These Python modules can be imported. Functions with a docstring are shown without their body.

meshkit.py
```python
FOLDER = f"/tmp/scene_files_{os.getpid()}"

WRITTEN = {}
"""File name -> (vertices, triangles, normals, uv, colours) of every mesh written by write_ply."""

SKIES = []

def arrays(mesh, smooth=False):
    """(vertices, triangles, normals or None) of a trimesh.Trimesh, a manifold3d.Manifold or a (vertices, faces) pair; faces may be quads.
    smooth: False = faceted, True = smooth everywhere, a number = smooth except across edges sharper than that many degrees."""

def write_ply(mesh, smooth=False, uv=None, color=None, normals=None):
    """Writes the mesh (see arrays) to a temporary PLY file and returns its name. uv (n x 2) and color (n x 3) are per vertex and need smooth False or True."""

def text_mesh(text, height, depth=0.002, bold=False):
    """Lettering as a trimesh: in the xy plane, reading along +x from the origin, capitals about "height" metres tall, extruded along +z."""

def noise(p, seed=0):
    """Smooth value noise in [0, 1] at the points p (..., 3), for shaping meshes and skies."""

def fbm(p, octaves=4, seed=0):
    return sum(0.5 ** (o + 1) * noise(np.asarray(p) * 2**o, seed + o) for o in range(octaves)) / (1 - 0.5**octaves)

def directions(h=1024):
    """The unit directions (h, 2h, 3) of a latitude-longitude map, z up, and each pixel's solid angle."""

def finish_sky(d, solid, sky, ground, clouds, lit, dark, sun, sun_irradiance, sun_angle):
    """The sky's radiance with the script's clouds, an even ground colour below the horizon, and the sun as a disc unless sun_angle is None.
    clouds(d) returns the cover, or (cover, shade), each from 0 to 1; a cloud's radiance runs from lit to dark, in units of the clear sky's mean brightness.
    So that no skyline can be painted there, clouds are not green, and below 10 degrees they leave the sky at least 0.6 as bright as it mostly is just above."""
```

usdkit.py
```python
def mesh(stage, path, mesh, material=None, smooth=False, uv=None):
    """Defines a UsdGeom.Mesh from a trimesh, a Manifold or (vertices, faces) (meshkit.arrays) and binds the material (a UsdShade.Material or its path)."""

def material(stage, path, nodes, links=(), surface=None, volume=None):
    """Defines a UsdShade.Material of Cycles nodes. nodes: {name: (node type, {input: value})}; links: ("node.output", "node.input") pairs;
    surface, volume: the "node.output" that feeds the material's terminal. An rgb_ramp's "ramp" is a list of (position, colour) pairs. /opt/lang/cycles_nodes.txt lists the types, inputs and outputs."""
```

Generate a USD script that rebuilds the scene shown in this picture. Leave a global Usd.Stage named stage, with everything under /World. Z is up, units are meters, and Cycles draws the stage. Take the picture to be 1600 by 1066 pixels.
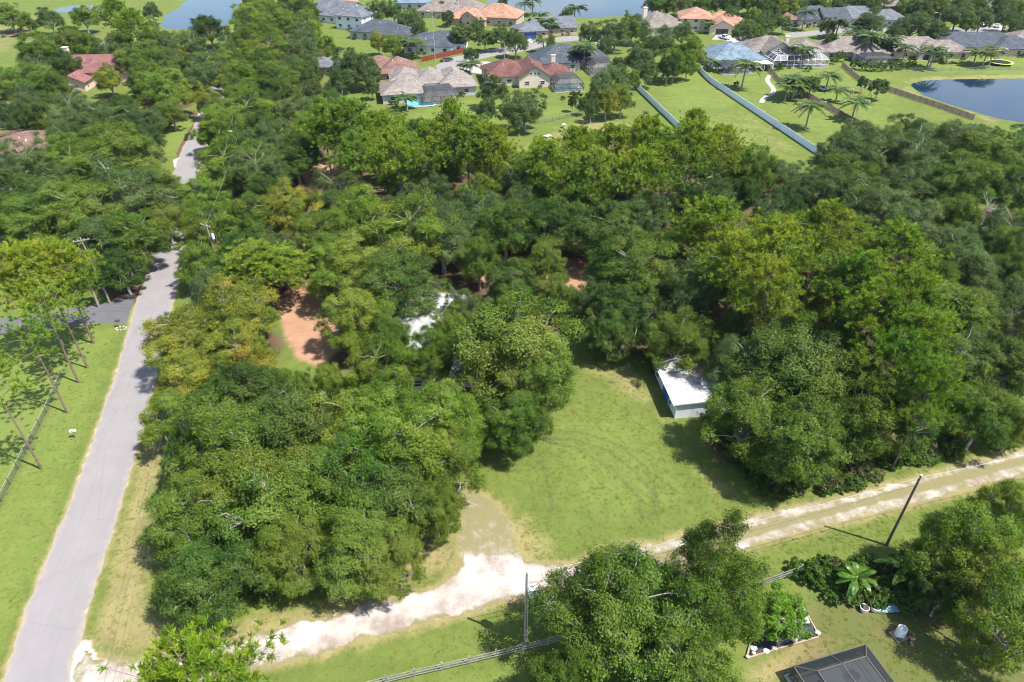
import math, numpy as np, trimesh, shapely, usdkit, meshkit
from shapely.geometry import Polygon, LineString, Point
from pxr import Usd, UsdGeom, UsdLux, UsdShade, Gf, Sdf, Vt

stage = Usd.Stage.CreateInMemory()
UsdGeom.SetStageUpAxis(stage, 'Z'); UsdGeom.SetStageMetersPerUnit(stage, 1.0)
stage.SetDefaultPrim(UsdGeom.Xform.Define(stage, '/World').GetPrim())
UsdGeom.Scope.Define(stage, '/World/Looks')

# ------------------------------------------------------------------ camera, sky, sun, exposure
CAM_H, PITCH, FPX = 60.0, math.radians(35.3), 1060.0       # a drone 60 m up, looking north and 35 degrees down
cam = UsdGeom.Camera.Define(stage, '/World/camera')
cam.CreateHorizontalApertureAttr(36.0); cam.CreateVerticalApertureAttr(36.0 * 682 / 1024)
cam.CreateFocalLengthAttr(36.0 * FPX / 1600.0)
cam.CreateClippingRangeAttr(Gf.Vec2f(0.5, 20000.0))
cam.CreateExposureAttr(1.0)
cam.AddTranslateOp().Set(Gf.Vec3d(0, 0, CAM_H)); cam.AddRotateXOp().Set(90.0 - math.degrees(PITCH))

SUN_EL = math.radians(60.0)
SUN_AZ = math.atan2(0.915, -0.404)                         # atan2(x, y) of the way to the sun
dome = UsdLux.DomeLight.Define(stage, '/World/sky')
sky_m = usdkit.material(stage, '/World/Looks/sky_air', {
    'sky': ('sky_texture', {'sky_type': 'single_scattering', 'sun_disc': False, 'sun_elevation': SUN_EL, 'sun_rotation': SUN_AZ, 'altitude': 60.0, 'air_density': 1.0, 'aerosol_density': .8, 'ozone_density': 1.0}),
    'co': ('texture_coordinate', {}), 'map': ('mapping', {'scale': (1.0, 1.0, 2.6)}),
    'n': ('noise_texture', {'scale': 3.2, 'detail': 7.0, 'roughness': 0.56}),
    'r': ('rgb_ramp', {'ramp': [(0.0, (0, 0, 0)), (0.55, (0, 0, 0)), (0.76, (1, 1, 1)), (1.0, (1, 1, 1))]}),
    'mx': ('mix', {'color2': (5.2, 5.4, 5.8)}),
    'bg': ('background_shader', {'strength': 0.12})},
    [('co.generated', 'map.vector'), ('map.vector', 'n.vector'), ('n.fac', 'r.fac'), ('r.color', 'mx.fac'), ('sky.color', 'mx.color1'), ('mx.color', 'bg.color')], surface='bg.background')
UsdShade.MaterialBindingAPI.Apply(dome.GetPrim()).Bind(sky_m)
dome.GetPrim().SetCustomDataByKey('kind', 'structure')
sun = UsdLux.DistantLight.Define(stage, '/World/sun')
sun.CreateNormalizeAttr(True); sun.CreateIntensityAttr(1.1); sun.CreateAngleAttr(0.53); sun.CreateColorAttr(Gf.Vec3f(1.0, 0.95, 0.87))
sd = np.array([math.sin(SUN_AZ) * math.cos(SUN_EL), math.cos(SUN_AZ) * math.cos(SUN_EL), math.sin(SUN_EL)])
zr = math.degrees(math.atan2(sd[1], sd[0])) + 90
sun.AddRotateZOp().Set(zr); sun.AddRotateXOp().Set(math.degrees(math.acos(sd[2])))

# ------------------------------------------------------------------ surveying and naming
CP, SP = math.cos(PITCH), math.sin(PITCH)
def at(px, py, z=0.0):
    """The place in the world, at height z, seen at this place of the 1600 x 1066 photograph."""
    x, y = (px - 800) / FPX, (533 - py) / FPX
    d = np.array([x, CP + y * SP, -SP + y * CP])
    return np.array([0, 0, CAM_H]) + d * ((z - CAM_H) / d[2])
def depth(p): return p[1] * CP + (CAM_H - p[2]) * SP
def seen(p):
    q = np.asarray(p, float) - [0, 0, CAM_H]; d = q[1] * CP - q[2] * SP
    return 800 + FPX * q[0] / d, 533 - FPX * (q[1] * SP + q[2] * CP) / d
def poly(pts, z=0.0): return Polygon([at(x, y, z)[:2] for x, y in pts])
def line(pts, z=0.0): return LineString([at(x, y, z)[:2] for x, y in pts])

taken = {}
def path_for(parent, name):
    k = parent + '/' + name; n = taken.get(k, 0); taken[k] = n + 1
    return k if n == 0 else f'{k}_{n:03d}'
def tag(prim, label=None, cat=None, group=None, kind=None):
    for k, v in (('label', label), ('category', cat), ('group', group), ('kind', kind)):
        if v: prim.SetCustomDataByKey(k, v)
    return prim
def thing(name, label, cat, loc=(0, 0, 0), rz=0.0, group=None, kind=None):
    x = UsdGeom.Xform.Define(stage, path_for('/World', name))
    x.AddTranslateOp().Set(Gf.Vec3d(*map(float, loc)))
    if rz: x.AddRotateZOp().Set(float(rz))
    return str(tag(x.GetPrim(), label, cat, group, kind).GetPath())
class MB:
    """Collects shapes that become one mesh."""
    def __init__(s): s.v, s.f, s.n, s.t = [], [], 0, []
    def add(s, v, f, tone=None):
        v = np.asarray(v, float); f = np.asarray(f, int)
        if f.shape[1] == 4: f = np.vstack([f[:, [0, 1, 2]], f[:, [0, 2, 3]]])
        s.v.append(v); s.f.append(f + s.n); s.n += len(v)
        s.t.append(np.full(len(v), 0.5) if tone is None else np.asarray(tone, float)); return s
    def tm(s, m): return s.add(m.vertices, m.faces)
    def box(s, x0, y0, z0, x1, y1, z1):
        v = [(x0, y0, z0), (x1, y0, z0), (x1, y1, z0), (x0, y1, z0), (x0, y0, z1), (x1, y0, z1), (x1, y1, z1), (x0, y1, z1)]
        return s.add(v, [(0, 3, 2, 1), (4, 5, 6, 7), (0, 1, 5, 4), (1, 2, 6, 5), (2, 3, 7, 6), (3, 0, 4, 7)])
    def bar(s, a, b, w, h=None):
        """A square bar from a to b."""
        a, b = np.asarray(a, float), np.asarray(b, float); h = h or w
        d = (b - a) / np.linalg.norm(b - a); r = np.cross(d, [0, 0, 1] if abs(d[2]) < 0.95 else [0, 1, 0]); r /= np.linalg.norm(r); u = np.cross(r, d)
        c = [(-1, -1), (1, -1), (1, 1), (-1, 1)]
        v = [p + r * w / 2 * i + u * h / 2 * j for p in (a, b) for i, j in c]
        return s.add(v, [(0, 1, 2, 3), (7, 6, 5, 4), (0, 4, 5, 1), (1, 5, 6, 2), (2, 6, 7, 3), (3, 7, 4, 0)])
    def tube(s, p, r, sides=6, cap=True):
        p = np.asarray(p, float); r = np.broadcast_to(r, (len(p),))
        t = np.gradient(p, axis=0); t /= np.linalg.norm(t, axis=1, keepdims=True) + 1e-12
        a = np.cross(t, np.where(np.abs(t[:, 2:]) < 0.9, [0, 0, 1.0], [1.0, 0, 0])); a /= np.linalg.norm(a, axis=1, keepdims=True) + 1e-12
        b = np.cross(t, a); g = np.arange(sides) * 2 * np.pi / sides
        v = p[:, None] + r[:, None, None] * (np.cos(g)[None, :, None] * a[:, None] + np.sin(g)[None, :, None] * b[:, None])
        i, j = np.meshgrid(np.arange(len(p) - 1), np.arange(sides), indexing='ij')
        q = np.stack([i * sides + j, i * sides + (j + 1) % sides, (i + 1) * sides + (j + 1) % sides, (i + 1) * sides + j], -1).reshape(-1, 4)
        f = np.vstack([q[:, [0, 1, 2]], q[:, [0, 2, 3]]])
        if cap:
            n = (len(p) - 1) * sides
            f = np.vstack([f, [(n, n + k, n + k + 1) for k in range(1, sides - 1)], [(0, k + 1, k) for k in range(1, sides - 1)]])
        return s.add(v.reshape(-1, 3), f)
    def lathe(s, prof, c=(0, 0, 0), n=16):
        prof = np.asarray(prof, float); g = np.arange(n) * 2 * np.pi / n
        v = np.stack([prof[:, None, 0] * np.cos(g), prof[:, None, 0] * np.sin(g), np.repeat(prof[:, 1:2], n, 1)], -1).reshape(-1, 3) + c
        i, j = np.meshgrid(np.arange(len(prof) - 1), np.arange(n), indexing='ij')
        return s.add(v, np.stack([i * n + j, i * n + (j + 1) % n, (i + 1) * n + (j + 1) % n, (i + 1) * n + j], -1).reshape(-1, 4))
    def sheet(s, pg, z=0.0, seg=None):
        if seg: pg = pg.segmentize(seg)
        for g in getattr(pg, 'geoms', [pg]):
            v, f = trimesh.creation.triangulate_polygon(g, engine='earcut')
            f = np.asarray(f); v = np.asarray(v)
            e1, e2 = v[f[:, 1]] - v[f[:, 0]], v[f[:, 2]] - v[f[:, 0]]; flip = e1[:, 0] * e2[:, 1] - e1[:, 1] * e2[:, 0] < 0
            f[flip] = f[flip][:, ::-1]
            s.add(np.column_stack([v, np.full(len(v), z)]), f)
        return s
    def turn(s, deg, about=(0, 0)):
        c, n = math.cos(math.radians(deg)), math.sin(math.radians(deg)); R = np.array([[c, n], [-n, c]])
        for v in s.v: v[:, :2] = (v[:, :2] - about) @ R + about
        return s
    def arr(s): return np.vstack(s.v), np.vstack(s.f)
def mesh_at(path, mb, m, smooth=False, primvars=None, tone=False):
    v, f = mb.arr() if isinstance(mb, MB) else mb
    p = usdkit.mesh(stage, path, (v, f), M[m] if isinstance(m, str) else m, smooth=smooth)
    if tone: primvars = {'tone': np.concatenate(mb.t)}
    for k, a in (primvars or {}).items():
        UsdGeom.PrimvarsAPI(p).CreatePrimvar(k, Sdf.ValueTypeNames.FloatArray, 'vertex').Set(Vt.FloatArray.FromNumpy(np.asarray(a, np.float32)))
    return p.GetPrim()
def part(parent, name, mb, m, **k):
    label = k.pop('label', None); kind = k.pop('kind', None)
    return str(tag(mesh_at(path_for(parent, name), mb, m, **k), label, None, None, kind).GetPath())
def solo(name, mb, m, label, cat=None, group=None, kind=None, **k):
    return tag(mesh_at(path_for('/World', name), mb, m, **k), label, cat, group, kind)

# ------------------------------------------------------------------ materials
M = {}
def plain(name, col, rough=0.7, var=0.25, scale=2.0, metal=0.0, spec=0.3, bump=0.0, fine=30.0):
    """A surface whose colour wanders a little with the place."""
    c = np.array(col, float)
    nodes = {'g': ('geometry', {}), 'n': ('noise_texture', {'scale': scale, 'detail': 5.0, 'roughness': 0.6}), 'n2': ('noise_texture', {'scale': fine, 'detail': 2.0}),
             'r': ('rgb_ramp', {'ramp': [(0.25, c * (1 - var)), (0.5, c), (0.75, c * (1 + var))]}), 'a': ('math', {'math_type': 'multiply_add', 'value2': 0.35, 'value3': -0.175}), 'b': ('math', {'math_type': 'add'}),
             'p': ('principled_bsdf', {'roughness': rough, 'metallic': metal, 'specular_ior_level': spec})}
    links = [('g.position', 'n.vector'), ('g.position', 'n2.vector'), ('n2.fac', 'a.value1'), ('a.value', 'b.value1'), ('n.fac', 'b.value2'), ('b.value', 'r.fac'), ('r.color', 'p.base_color')]
    if bump:
        nodes['bu'] = ('bump', {'strength': bump, 'distance': 0.05}); links += [('n2.fac', 'bu.height'), ('bu.normal', 'p.normal')]
    M[name] = usdkit.material(stage, '/World/Looks/' + name, nodes, links, surface='p.BSDF')
def leafy(name, cols, trans=0.34, rough=0.42, patch=0.07, spec=0.28, tcol=None):
    """Leaves: a tone for every leaf, clump and lobe (primvar), drifting with the place, partly translucent."""
    cols = [np.array(c, float) for c in cols]; n = len(cols)
    nodes = {'t': ('attribute', {'attribute': 'tone'}), 'g': ('geometry', {}), 'n': ('noise_texture', {'scale': patch, 'detail': 2.0}),
             'n3': ('noise_texture', {'scale': 0.9, 'detail': 2.0}),
             'a': ('math', {'math_type': 'multiply_add', 'value2': 1.25, 'value3': -0.625}), 'b': ('math', {'math_type': 'add'}),
             'a3': ('math', {'math_type': 'multiply_add', 'value2': 0.5, 'value3': -0.25}), 'b3': ('math', {'math_type': 'add', 'use_clamp': True}),
             'r': ('rgb_ramp', {'ramp': [(0.08 + 0.84 * k / (n - 1), c) for k, c in enumerate(cols)]}),
             'h': ('hsv', {'saturation': 1.1, 'value': 1.25}), 'hm': ('map_range', {'from_min': .32, 'from_max': .68, 'to_min': .468, 'to_max': .508, 'clamp': True}), 'n5': ('noise_texture', {'scale': .11, 'detail': 1.0}), 'h0': ('hsv', {'saturation': 1.06}),
             'p': ('principled_bsdf', {'roughness': rough, 'specular_ior_level': spec}), 'tl': ('translucent_bsdf', {}), 'mx': ('mix_closure', {'fac': trans})}
    links = [('g.position', 'n.vector'), ('g.position', 'n3.vector'), ('n.fac', 'a.value1'), ('t.fac', 'b.value1'), ('a.value', 'b.value2'), ('n3.fac', 'a3.value1'), ('a3.value', 'b3.value1'), ('b.value', 'b3.value2'),
             ('b3.value', 'r.fac'), ('g.position', 'n5.vector'), ('n5.fac', 'hm.value'), ('hm.result', 'h0.hue'), ('r.color', 'h0.color'), ('h0.color', 'p.base_color'), ('h0.color', 'h.color'), ('h.color', 'tl.color'), ('p.BSDF', 'mx.closure1'), ('tl.BSDF', 'mx.closure2')]
    M[name] = usdkit.material(stage, '/World/Looks/' + name, nodes, links, surface='mx.closure')

leafy('oak_leaf', [(0.032, 0.072, 0.012), (0.079, 0.150, 0.020), (0.125, 0.210, 0.031), (0.189, 0.262, 0.064)])
leafy('deep_oak_leaf', [(0.019, 0.050, 0.011), (0.048, 0.105, 0.018), (0.088, 0.160, 0.028), (0.145, 0.215, 0.060)])
leafy('pale_oak_leaf', [(0.049, 0.100, 0.014), (0.107, 0.196, 0.024), (0.167, 0.262, 0.037), (0.229, 0.300, 0.064)])
leafy('grey_oak_leaf', [(0.032, 0.066, 0.018), (0.070, 0.130, 0.033), (0.113, 0.182, 0.050), (0.167, 0.232, 0.092)])
leafy('yellow_oak_leaf', [(.058, .100, .016), (.130, .196, .030), (.215, .265, .045), (.360, .345, .060)])
leafy('pine_needle', [(0.055, 0.108, 0.015), (0.132, 0.232, 0.026), (0.211, 0.315, 0.037), (0.299, 0.352, 0.059)], trans=0.25)
leafy('green_pine_needle', [(0.046, 0.104, 0.017), (0.114, 0.220, 0.028), (0.176, 0.295, 0.039), (0.238, 0.330, 0.061)], trans=0.25)
leafy('bush_leaf', [(0.031, 0.075, 0.011), (0.063, 0.135, 0.018), (0.092, 0.185, 0.026), (0.132, 0.220, 0.039)], trans=0.35)
leafy('feather_leaf', [(0.053, 0.140, 0.017), (0.092, 0.235, 0.028), (0.123, 0.300, 0.041), (0.167, 0.330, 0.064)], trans=0.4)
leafy('scrub_leaf', [(.045, .055, .018), (.085, .090, .025), (.130, .120, .040), (.180, .150, .065)], trans=0.3)
leafy('litter_leaf', [(.10, .055, .035), (.20, .10, .06), (.28, .15, .09), (.36, .24, .16)], trans=.1)
leafy('palm_leaf', [(0.025, 0.058, 0.013), (0.049, 0.100, 0.018), (0.079, 0.140, 0.028), (0.123, 0.160, 0.046)], trans=0.2, rough=0.4, spec=0.5)
leafy('banana_leaf', [(0.035, 0.090, 0.013), (0.066, 0.160, 0.022), (0.097, 0.215, 0.032), (0.167, 0.220, 0.046)], trans=0.35, rough=0.35, spec=0.5)
leafy('grass_blade', [(.150, .200, .040), (.225, .285, .060), (.290, .330, .085), (.350, .330, .130)], trans=0.5)
plain('oak_bark', (.30, .28, .25), 0.85, .35, 3.0)
plain('pine_bark', (.20, .145, .115), 0.9, .4, 4.0, bump=.5)
plain('palm_bark', (.27, .24, .20), 0.9, .3, 4.0)
plain('dead_wood', (.38, .35, .32), 0.85, .3, 5.0)
plain('pole_wood', (.105, .085, .070), 0.85, .3, 3.0)
plain('grey_pole_wood', (.30, .27, .245), 0.85, .25, 3.0)
plain('fence_wood', (.27, .255, .235), 0.85, .35, 2.0)
plain('brown_fence_wood', (.205, .165, .130), 0.85, .3, 1.2)
plain('red_fence_wood', (.34, .085, .045), 0.75, .25, 1.5)
plain('white_vinyl', (.66, .72, .76), 0.45, .05, 1.0)
plain('white_paint', (.66, .68, .70), 0.5, .10, 1.5)
plain('white_roof', (.41, .41, .405), 0.6, .30, .9)
plain('blue_paint', (.028, .105, .40), 0.4, .10, 2.0)
plain('dark_glass', (.030, .036, .042), 0.12, .2, .5, spec=.5)
plain('galvanised', (.52, .54, .55), 0.4, .1, 5.0, metal=.3)
plain('transformer_grey', (.62, .65, .68), 0.4, .06, 5.0)
plain('white_metal', (.76, .77, .78), 0.4, .05, 5.0)
plain('dark_metal', (.07, .075, .08), 0.45, .15, 5.0)
plain('bronze_metal', (.10, .085, .07), 0.5, .15, 5.0)
plain('concrete', (.44, .42, .39), 0.85, .14, .5, bump=.2)
plain('pale_concrete', (.36, .345, .325), 0.85, .12, .35)
plain('cream_wall', (.62, .53, .43), 0.8, .06, .6)
plain('pink_wall', (.62, .46, .40), 0.8, .06, .6)
plain('beige_wall', (.50, .45, .39), 0.8, .06, .6)
plain('grey_wall', (.46, .47, .48), 0.8, .06, .6)
plain('tan_wall', (.48, .35, .25), 0.8, .06, .6)
plain('black_rubber', (.02, .02, .02), 0.8, .2)
plain('car_dark', (.055, .065, .075), 0.25, .05, spec=.6)
plain('car_white', (.74, .75, .76), 0.25, .03, spec=.6)
plain('car_silver', (.42, .43, .45), 0.3, .04, spec=.6)
plain('car_red', (.32, .03, .025), 0.25, .04, spec=.6)
plain('brick_red', (.42, .20, .14), 0.85, .35, 4.0)
plain('black_plastic', (.045, .047, .05), 0.45, .4, 1.5)
plain('blue_tarp', (.20, .30, .36), 0.4, .25, 3.0)
plain('mulch', (.12, .070, .050), 0.95, .4, 1.5)
plain('stone', (.40, .38, .35), 0.85, .25, 3.0)
plain('bed_timber', (.36, .26, .19), 0.85, .25, 3.0)
plain('wire', (.10, .10, .10), 0.5, .05)
plain('pale_wire', (.38, .38, .36), 0.5, .05)
plain('tank_white', (.72, .74, .74), 0.35, .07, 2.0)
plain('yellow_canvas', (.50, .58, .06), 0.6, .1)
plain('blue_canvas', (.05, .16, .38), 0.6, .1)
def shingle(name, col, row=0.30, var=.22, rough=.85, run=0.9):
    """Roof covering: courses running level, a tone for each shingle or tile."""
    c = np.array(col, float)
    M[name] = usdkit.material(stage, '/World/Looks/' + name, {
        'co': ('texture_coordinate', {}), 's': ('separate_xyz', {}), 'z': ('math', {'math_type': 'multiply', 'value2': 2.4}), 'xy': ('math', {'math_type': 'add'}), 'c': ('combine_xyz', {}),
        'b': ('brick_texture', {'color1': c * (1 - var), 'color2': c * (1 + var), 'mortar': c * 0.55, 'scale': 1.0, 'mortar_size': 0.018, 'mortar_smooth': 0.4, 'brick_width': run, 'row_height': row}),
        'g': ('geometry', {}), 'n': ('noise_texture', {'scale': 0.45, 'detail': 5.0, 'roughness': .6}), 'r': ('rgb_ramp', {'ramp': [(.3, (.72, .72, .72)), (.7, (1.22, 1.22, 1.22))]}),
        'm': ('mix', {'mix_type': 'multiply', 'fac': 1.0}), 'p': ('principled_bsdf', {'roughness': rough, 'specular_ior_level': .2})},
        [('g.position', 's.vector'), ('s.x', 'xy.value1'), ('s.y', 'xy.value2'), ('xy.value', 'c.x'), ('s.z', 'z.value1'), ('z.value', 'c.y'), ('c.vector', 'b.vector'), ('g.position', 'n.vector'), ('n.fac', 'r.fac'),
         ('b.color', 'm.color1'), ('r.color', 'm.color2'), ('m.color', 'p.base_color')], surface='p.BSDF')
shingle('slate_shingle', (.070, .080, .098)); shingle('grey_shingle', (.135, .145, .165)); shingle('taupe_shingle', (.205, .172, .155)); shingle('beige_shingle', (.235, .205, .185))
shingle('red_shingle', (.150, .072, .066)); shingle('brown_shingle', (.195, .115, .095)); shingle('orange_tile', (.36, .205, .140), .35, .2, run=.35); shingle('blue_shingle', (.150, .205, .255)); shingle('salmon_tile', (.215, .100, .096), .35, .2, run=.35)
def screen(name, col, see):
    M[name] = usdkit.material(stage, '/World/Looks/' + name, {'t': ('transparent_bsdf', {}), 'd': ('principled_bsdf', {'base_color': col, 'roughness': .45, 'specular_ior_level': .5}), 'v': ('value', {'value': see}), 'm': ('mix_closure', {'fac': see})},
        [('d.BSDF', 'm.closure1'), ('t.BSDF', 'm.closure2')], surface='m.closure')
screen('insect_screen', (.050, .056, .066), .34)
screen('dark_screen', (.024, .030, .034), .20)
screen('chain_link', (.10, .11, .11), .86)
screen('clear_screen', (.050, .056, .066), .74)
def water(name, col, wave, amp, rough=.03):
    M[name] = usdkit.material(stage, '/World/Looks/' + name, {'g': ('geometry', {}), 'n': ('noise_texture', {'scale': wave, 'detail': 3.0}), 'b': ('bump', {'strength': amp, 'distance': .05}),
        'p': ('principled_bsdf', {'base_color': col, 'roughness': rough, 'ior': 1.33, 'specular_ior_level': .5})},
        [('g.position', 'n.vector'), ('n.fac', 'b.height'), ('b.normal', 'p.normal')], surface='p.BSDF')
water('lake_water', (.010, .025, .048), 1.6, .07, .04); water('pool_water', (.10, .42, .46), 2.0, .15)

def ground_material():
    g = lambda a, b: {'ramp': [(.31, a), (.5, tuple((np.array(a) + b) / 2)), (.69, b)]}
    nodes = {'g': ('geometry', {}), 'n1': ('noise_texture', {'scale': .5, 'detail': 6.0, 'roughness': .68}), 'n2': ('noise_texture', {'scale': 3.2, 'detail': 6.0, 'roughness': .8}),
             'n4': ('noise_texture', {'scale': .17, 'detail': 5.0, 'roughness': .65, 'distortion': .6}),
             's1': ('math', {'math_type': 'multiply', 'value2': .30}), 's2': ('math', {'math_type': 'multiply_add', 'value2': .40}), 's3': ('math', {'math_type': 'multiply_add', 'value2': .30}),
             'base': ('rgb_ramp', g((.074, .114, .023), (.165, .196, .046))), 'lush': ('rgb_ramp', g((.092, .138, .026), (.186, .224, .056))), 'dry': ('rgb_ramp', g((.165, .150, .060), (.320, .270, .125))),
             'earth': ('rgb_ramp', g((.060, .042, .028), (.150, .100, .068))), 'orange': ('rgb_ramp', g((.28, .145, .085), (.43, .265, .175))), 'sand': ('rgb_ramp', g((.40, .33, .28), (.70, .62, .55))), 'track': ('rgb_ramp', g((.072, .100, .026), (.135, .150, .050))),
             'p': ('principled_bsdf', {'roughness': .95, 'specular_ior_level': .12}), 'bu': ('bump', {'strength': .9, 'distance': .07})}
    links = [('g.position', n + '.vector') for n in ('n1', 'n2', 'n4')]
    links += [('n4.fac', 's1.value1'), ('n1.fac', 's2.value1'), ('s1.value', 's2.value3'), ('n2.fac', 's3.value1'), ('s2.value', 's3.value3')]
    last = 'base.color'
    for k in ('base', 'lush', 'dry', 'earth', 'orange', 'sand', 'track'): links.append(('s3.value', k + '.fac'))
    for k, soft in (('lush', .9), ('dry', 1.0), ('track', .5), ('earth', .8), ('orange', .7), ('sand', .8)):
        # mask + (noise - .5) * soft, squeezed: ragged edges
        nodes |= {'a_' + k: ('attribute', {'attribute': k}), 'w_' + k: ('math', {'math_type': 'multiply_add', 'value2': soft, 'value3': -soft / 2}), 'q_' + k: ('math', {'math_type': 'add'}),
                  'm_' + k: ('map_range', {'range_type': 'smoothstep', 'from_min': .30, 'from_max': .70, 'clamp': True}), 'x_' + k: ('mix', {})}
        links += [('n1.fac' if k in ('sand', 'orange', 'track') else 's3.value', 'w_' + k + '.value1'), ('w_' + k + '.value', 'q_' + k + '.value1'), ('a_' + k + '.fac', 'q_' + k + '.value2'), ('q_' + k + '.value', 'm_' + k + '.value'),
                  ('m_' + k + '.result', 'x_' + k + '.fac'), (last, 'x_' + k + '.color1'), (k + '.color', 'x_' + k + '.color2')]
        last = 'x_' + k + '.color'
    links += [(last, 'p.base_color'), ('n2.fac', 'bu.height'), ('bu.normal', 'p.normal')]
    M['turf_and_earth'] = usdkit.material(stage, '/World/Looks/turf_and_earth', nodes, links, surface='p.BSDF')
ground_material()
def asphalt(name, lo, hi, streak=.35, worn=0.0):
    """Old tarmac: broad tone, grit, faint wheel streaks, patch cracks, and (worn) sand creeping in from the edges."""
    lo, hi = np.array(lo), np.array(hi)
    nodes = {'g': ('geometry', {}), 'u': ('attribute', {'attribute': 'across'}), 'al': ('attribute', {'attribute': 'along'}), 'n': ('noise_texture', {'scale': .25, 'detail': 6.0, 'roughness': .65}), 'n2': ('noise_texture', {'scale': 9.0, 'detail': 4.0, 'roughness': .7}),
        'mp': ('combine_xyz', {}), 'am': ('math', {'math_type': 'multiply', 'value2': .05}), 'n3': ('noise_texture', {'scale': 2.6, 'detail': 4.0}),
        'a': ('math', {'math_type': 'multiply', 'value2': .4}), 'b': ('math', {'math_type': 'multiply_add', 'value2': .3}), 'c': ('math', {'math_type': 'multiply_add', 'value2': streak}),
        'r': ('rgb_ramp', {'ramp': [(.3, lo), (.75, hi)]}), 'p': ('principled_bsdf', {'roughness': .85, 'specular_ior_level': .25}), 'bu': ('bump', {'strength': .25, 'distance': .02}),
        'v': ('voronoi_texture', {'feature': 'distance_to_edge', 'scale': .12, 'randomness': 1.0}), 'wn': ('noise_texture', {'scale': 1.2, 'detail': 4.0}), 'wm': ('mix_vector', {'fac': .16}), 'cr': ('map_range', {'from_min': -.012, 'from_max': .010, 'clamp': True}), 'cm': ('mix', {'color1': lo * .93}),
        'ab': ('math', {'math_type': 'absolute'}), 'en': ('math', {'math_type': 'multiply_add', 'value2': 1.9, 'value3': -.95}), 'es': ('math', {'math_type': 'add'}), 'em': ('map_range', {'range_type': 'smoothstep', 'from_min': 2.35, 'from_max': 3.05, 'clamp': True}), 'ef': ('math', {'math_type': 'multiply', 'value2': worn}), 'ex': ('mix', {'color2': (.33, .27, .20)})}
    links = [('g.position', 'n.vector'), ('g.position', 'n2.vector'), ('u.fac', 'mp.x'), ('al.fac', 'am.value1'), ('am.value', 'mp.y'), ('mp.vector', 'n3.vector'), ('n.fac', 'a.value1'), ('n2.fac', 'b.value1'), ('a.value', 'b.value3'), ('n3.fac', 'c.value1'), ('b.value', 'c.value3'),
        ('c.value', 'r.fac'), ('g.position', 'wn.vector'), ('g.position', 'wm.a'), ('wn.color', 'wm.b'), ('wm.result', 'v.vector'), ('v.distance', 'cr.value'), ('cr.result', 'cm.fac'), ('r.color', 'cm.color2'),
        ('u.fac', 'ab.value1'), ('wn.fac', 'en.value1'), ('ab.value', 'es.value1'), ('en.value', 'es.value2'), ('es.value', 'em.value'), ('em.result', 'ef.value1'), ('ef.value', 'ex.fac'), ('cm.color', 'ex.color1'), ('ex.color', 'p.base_color'), ('n2.fac', 'bu.height'), ('bu.normal', 'p.normal')]
    M[name] = usdkit.material(stage, '/World/Looks/' + name, nodes, links, surface='p.BSDF')
asphalt('old_asphalt', (.212, .197, .198), (.308, .288, .291), .2, .75); asphalt('dark_asphalt', (.075, .075, .085), (.16, .155, .165)); asphalt('street_asphalt', (.19, .18, .178), (.28, .27, .265))
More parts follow.
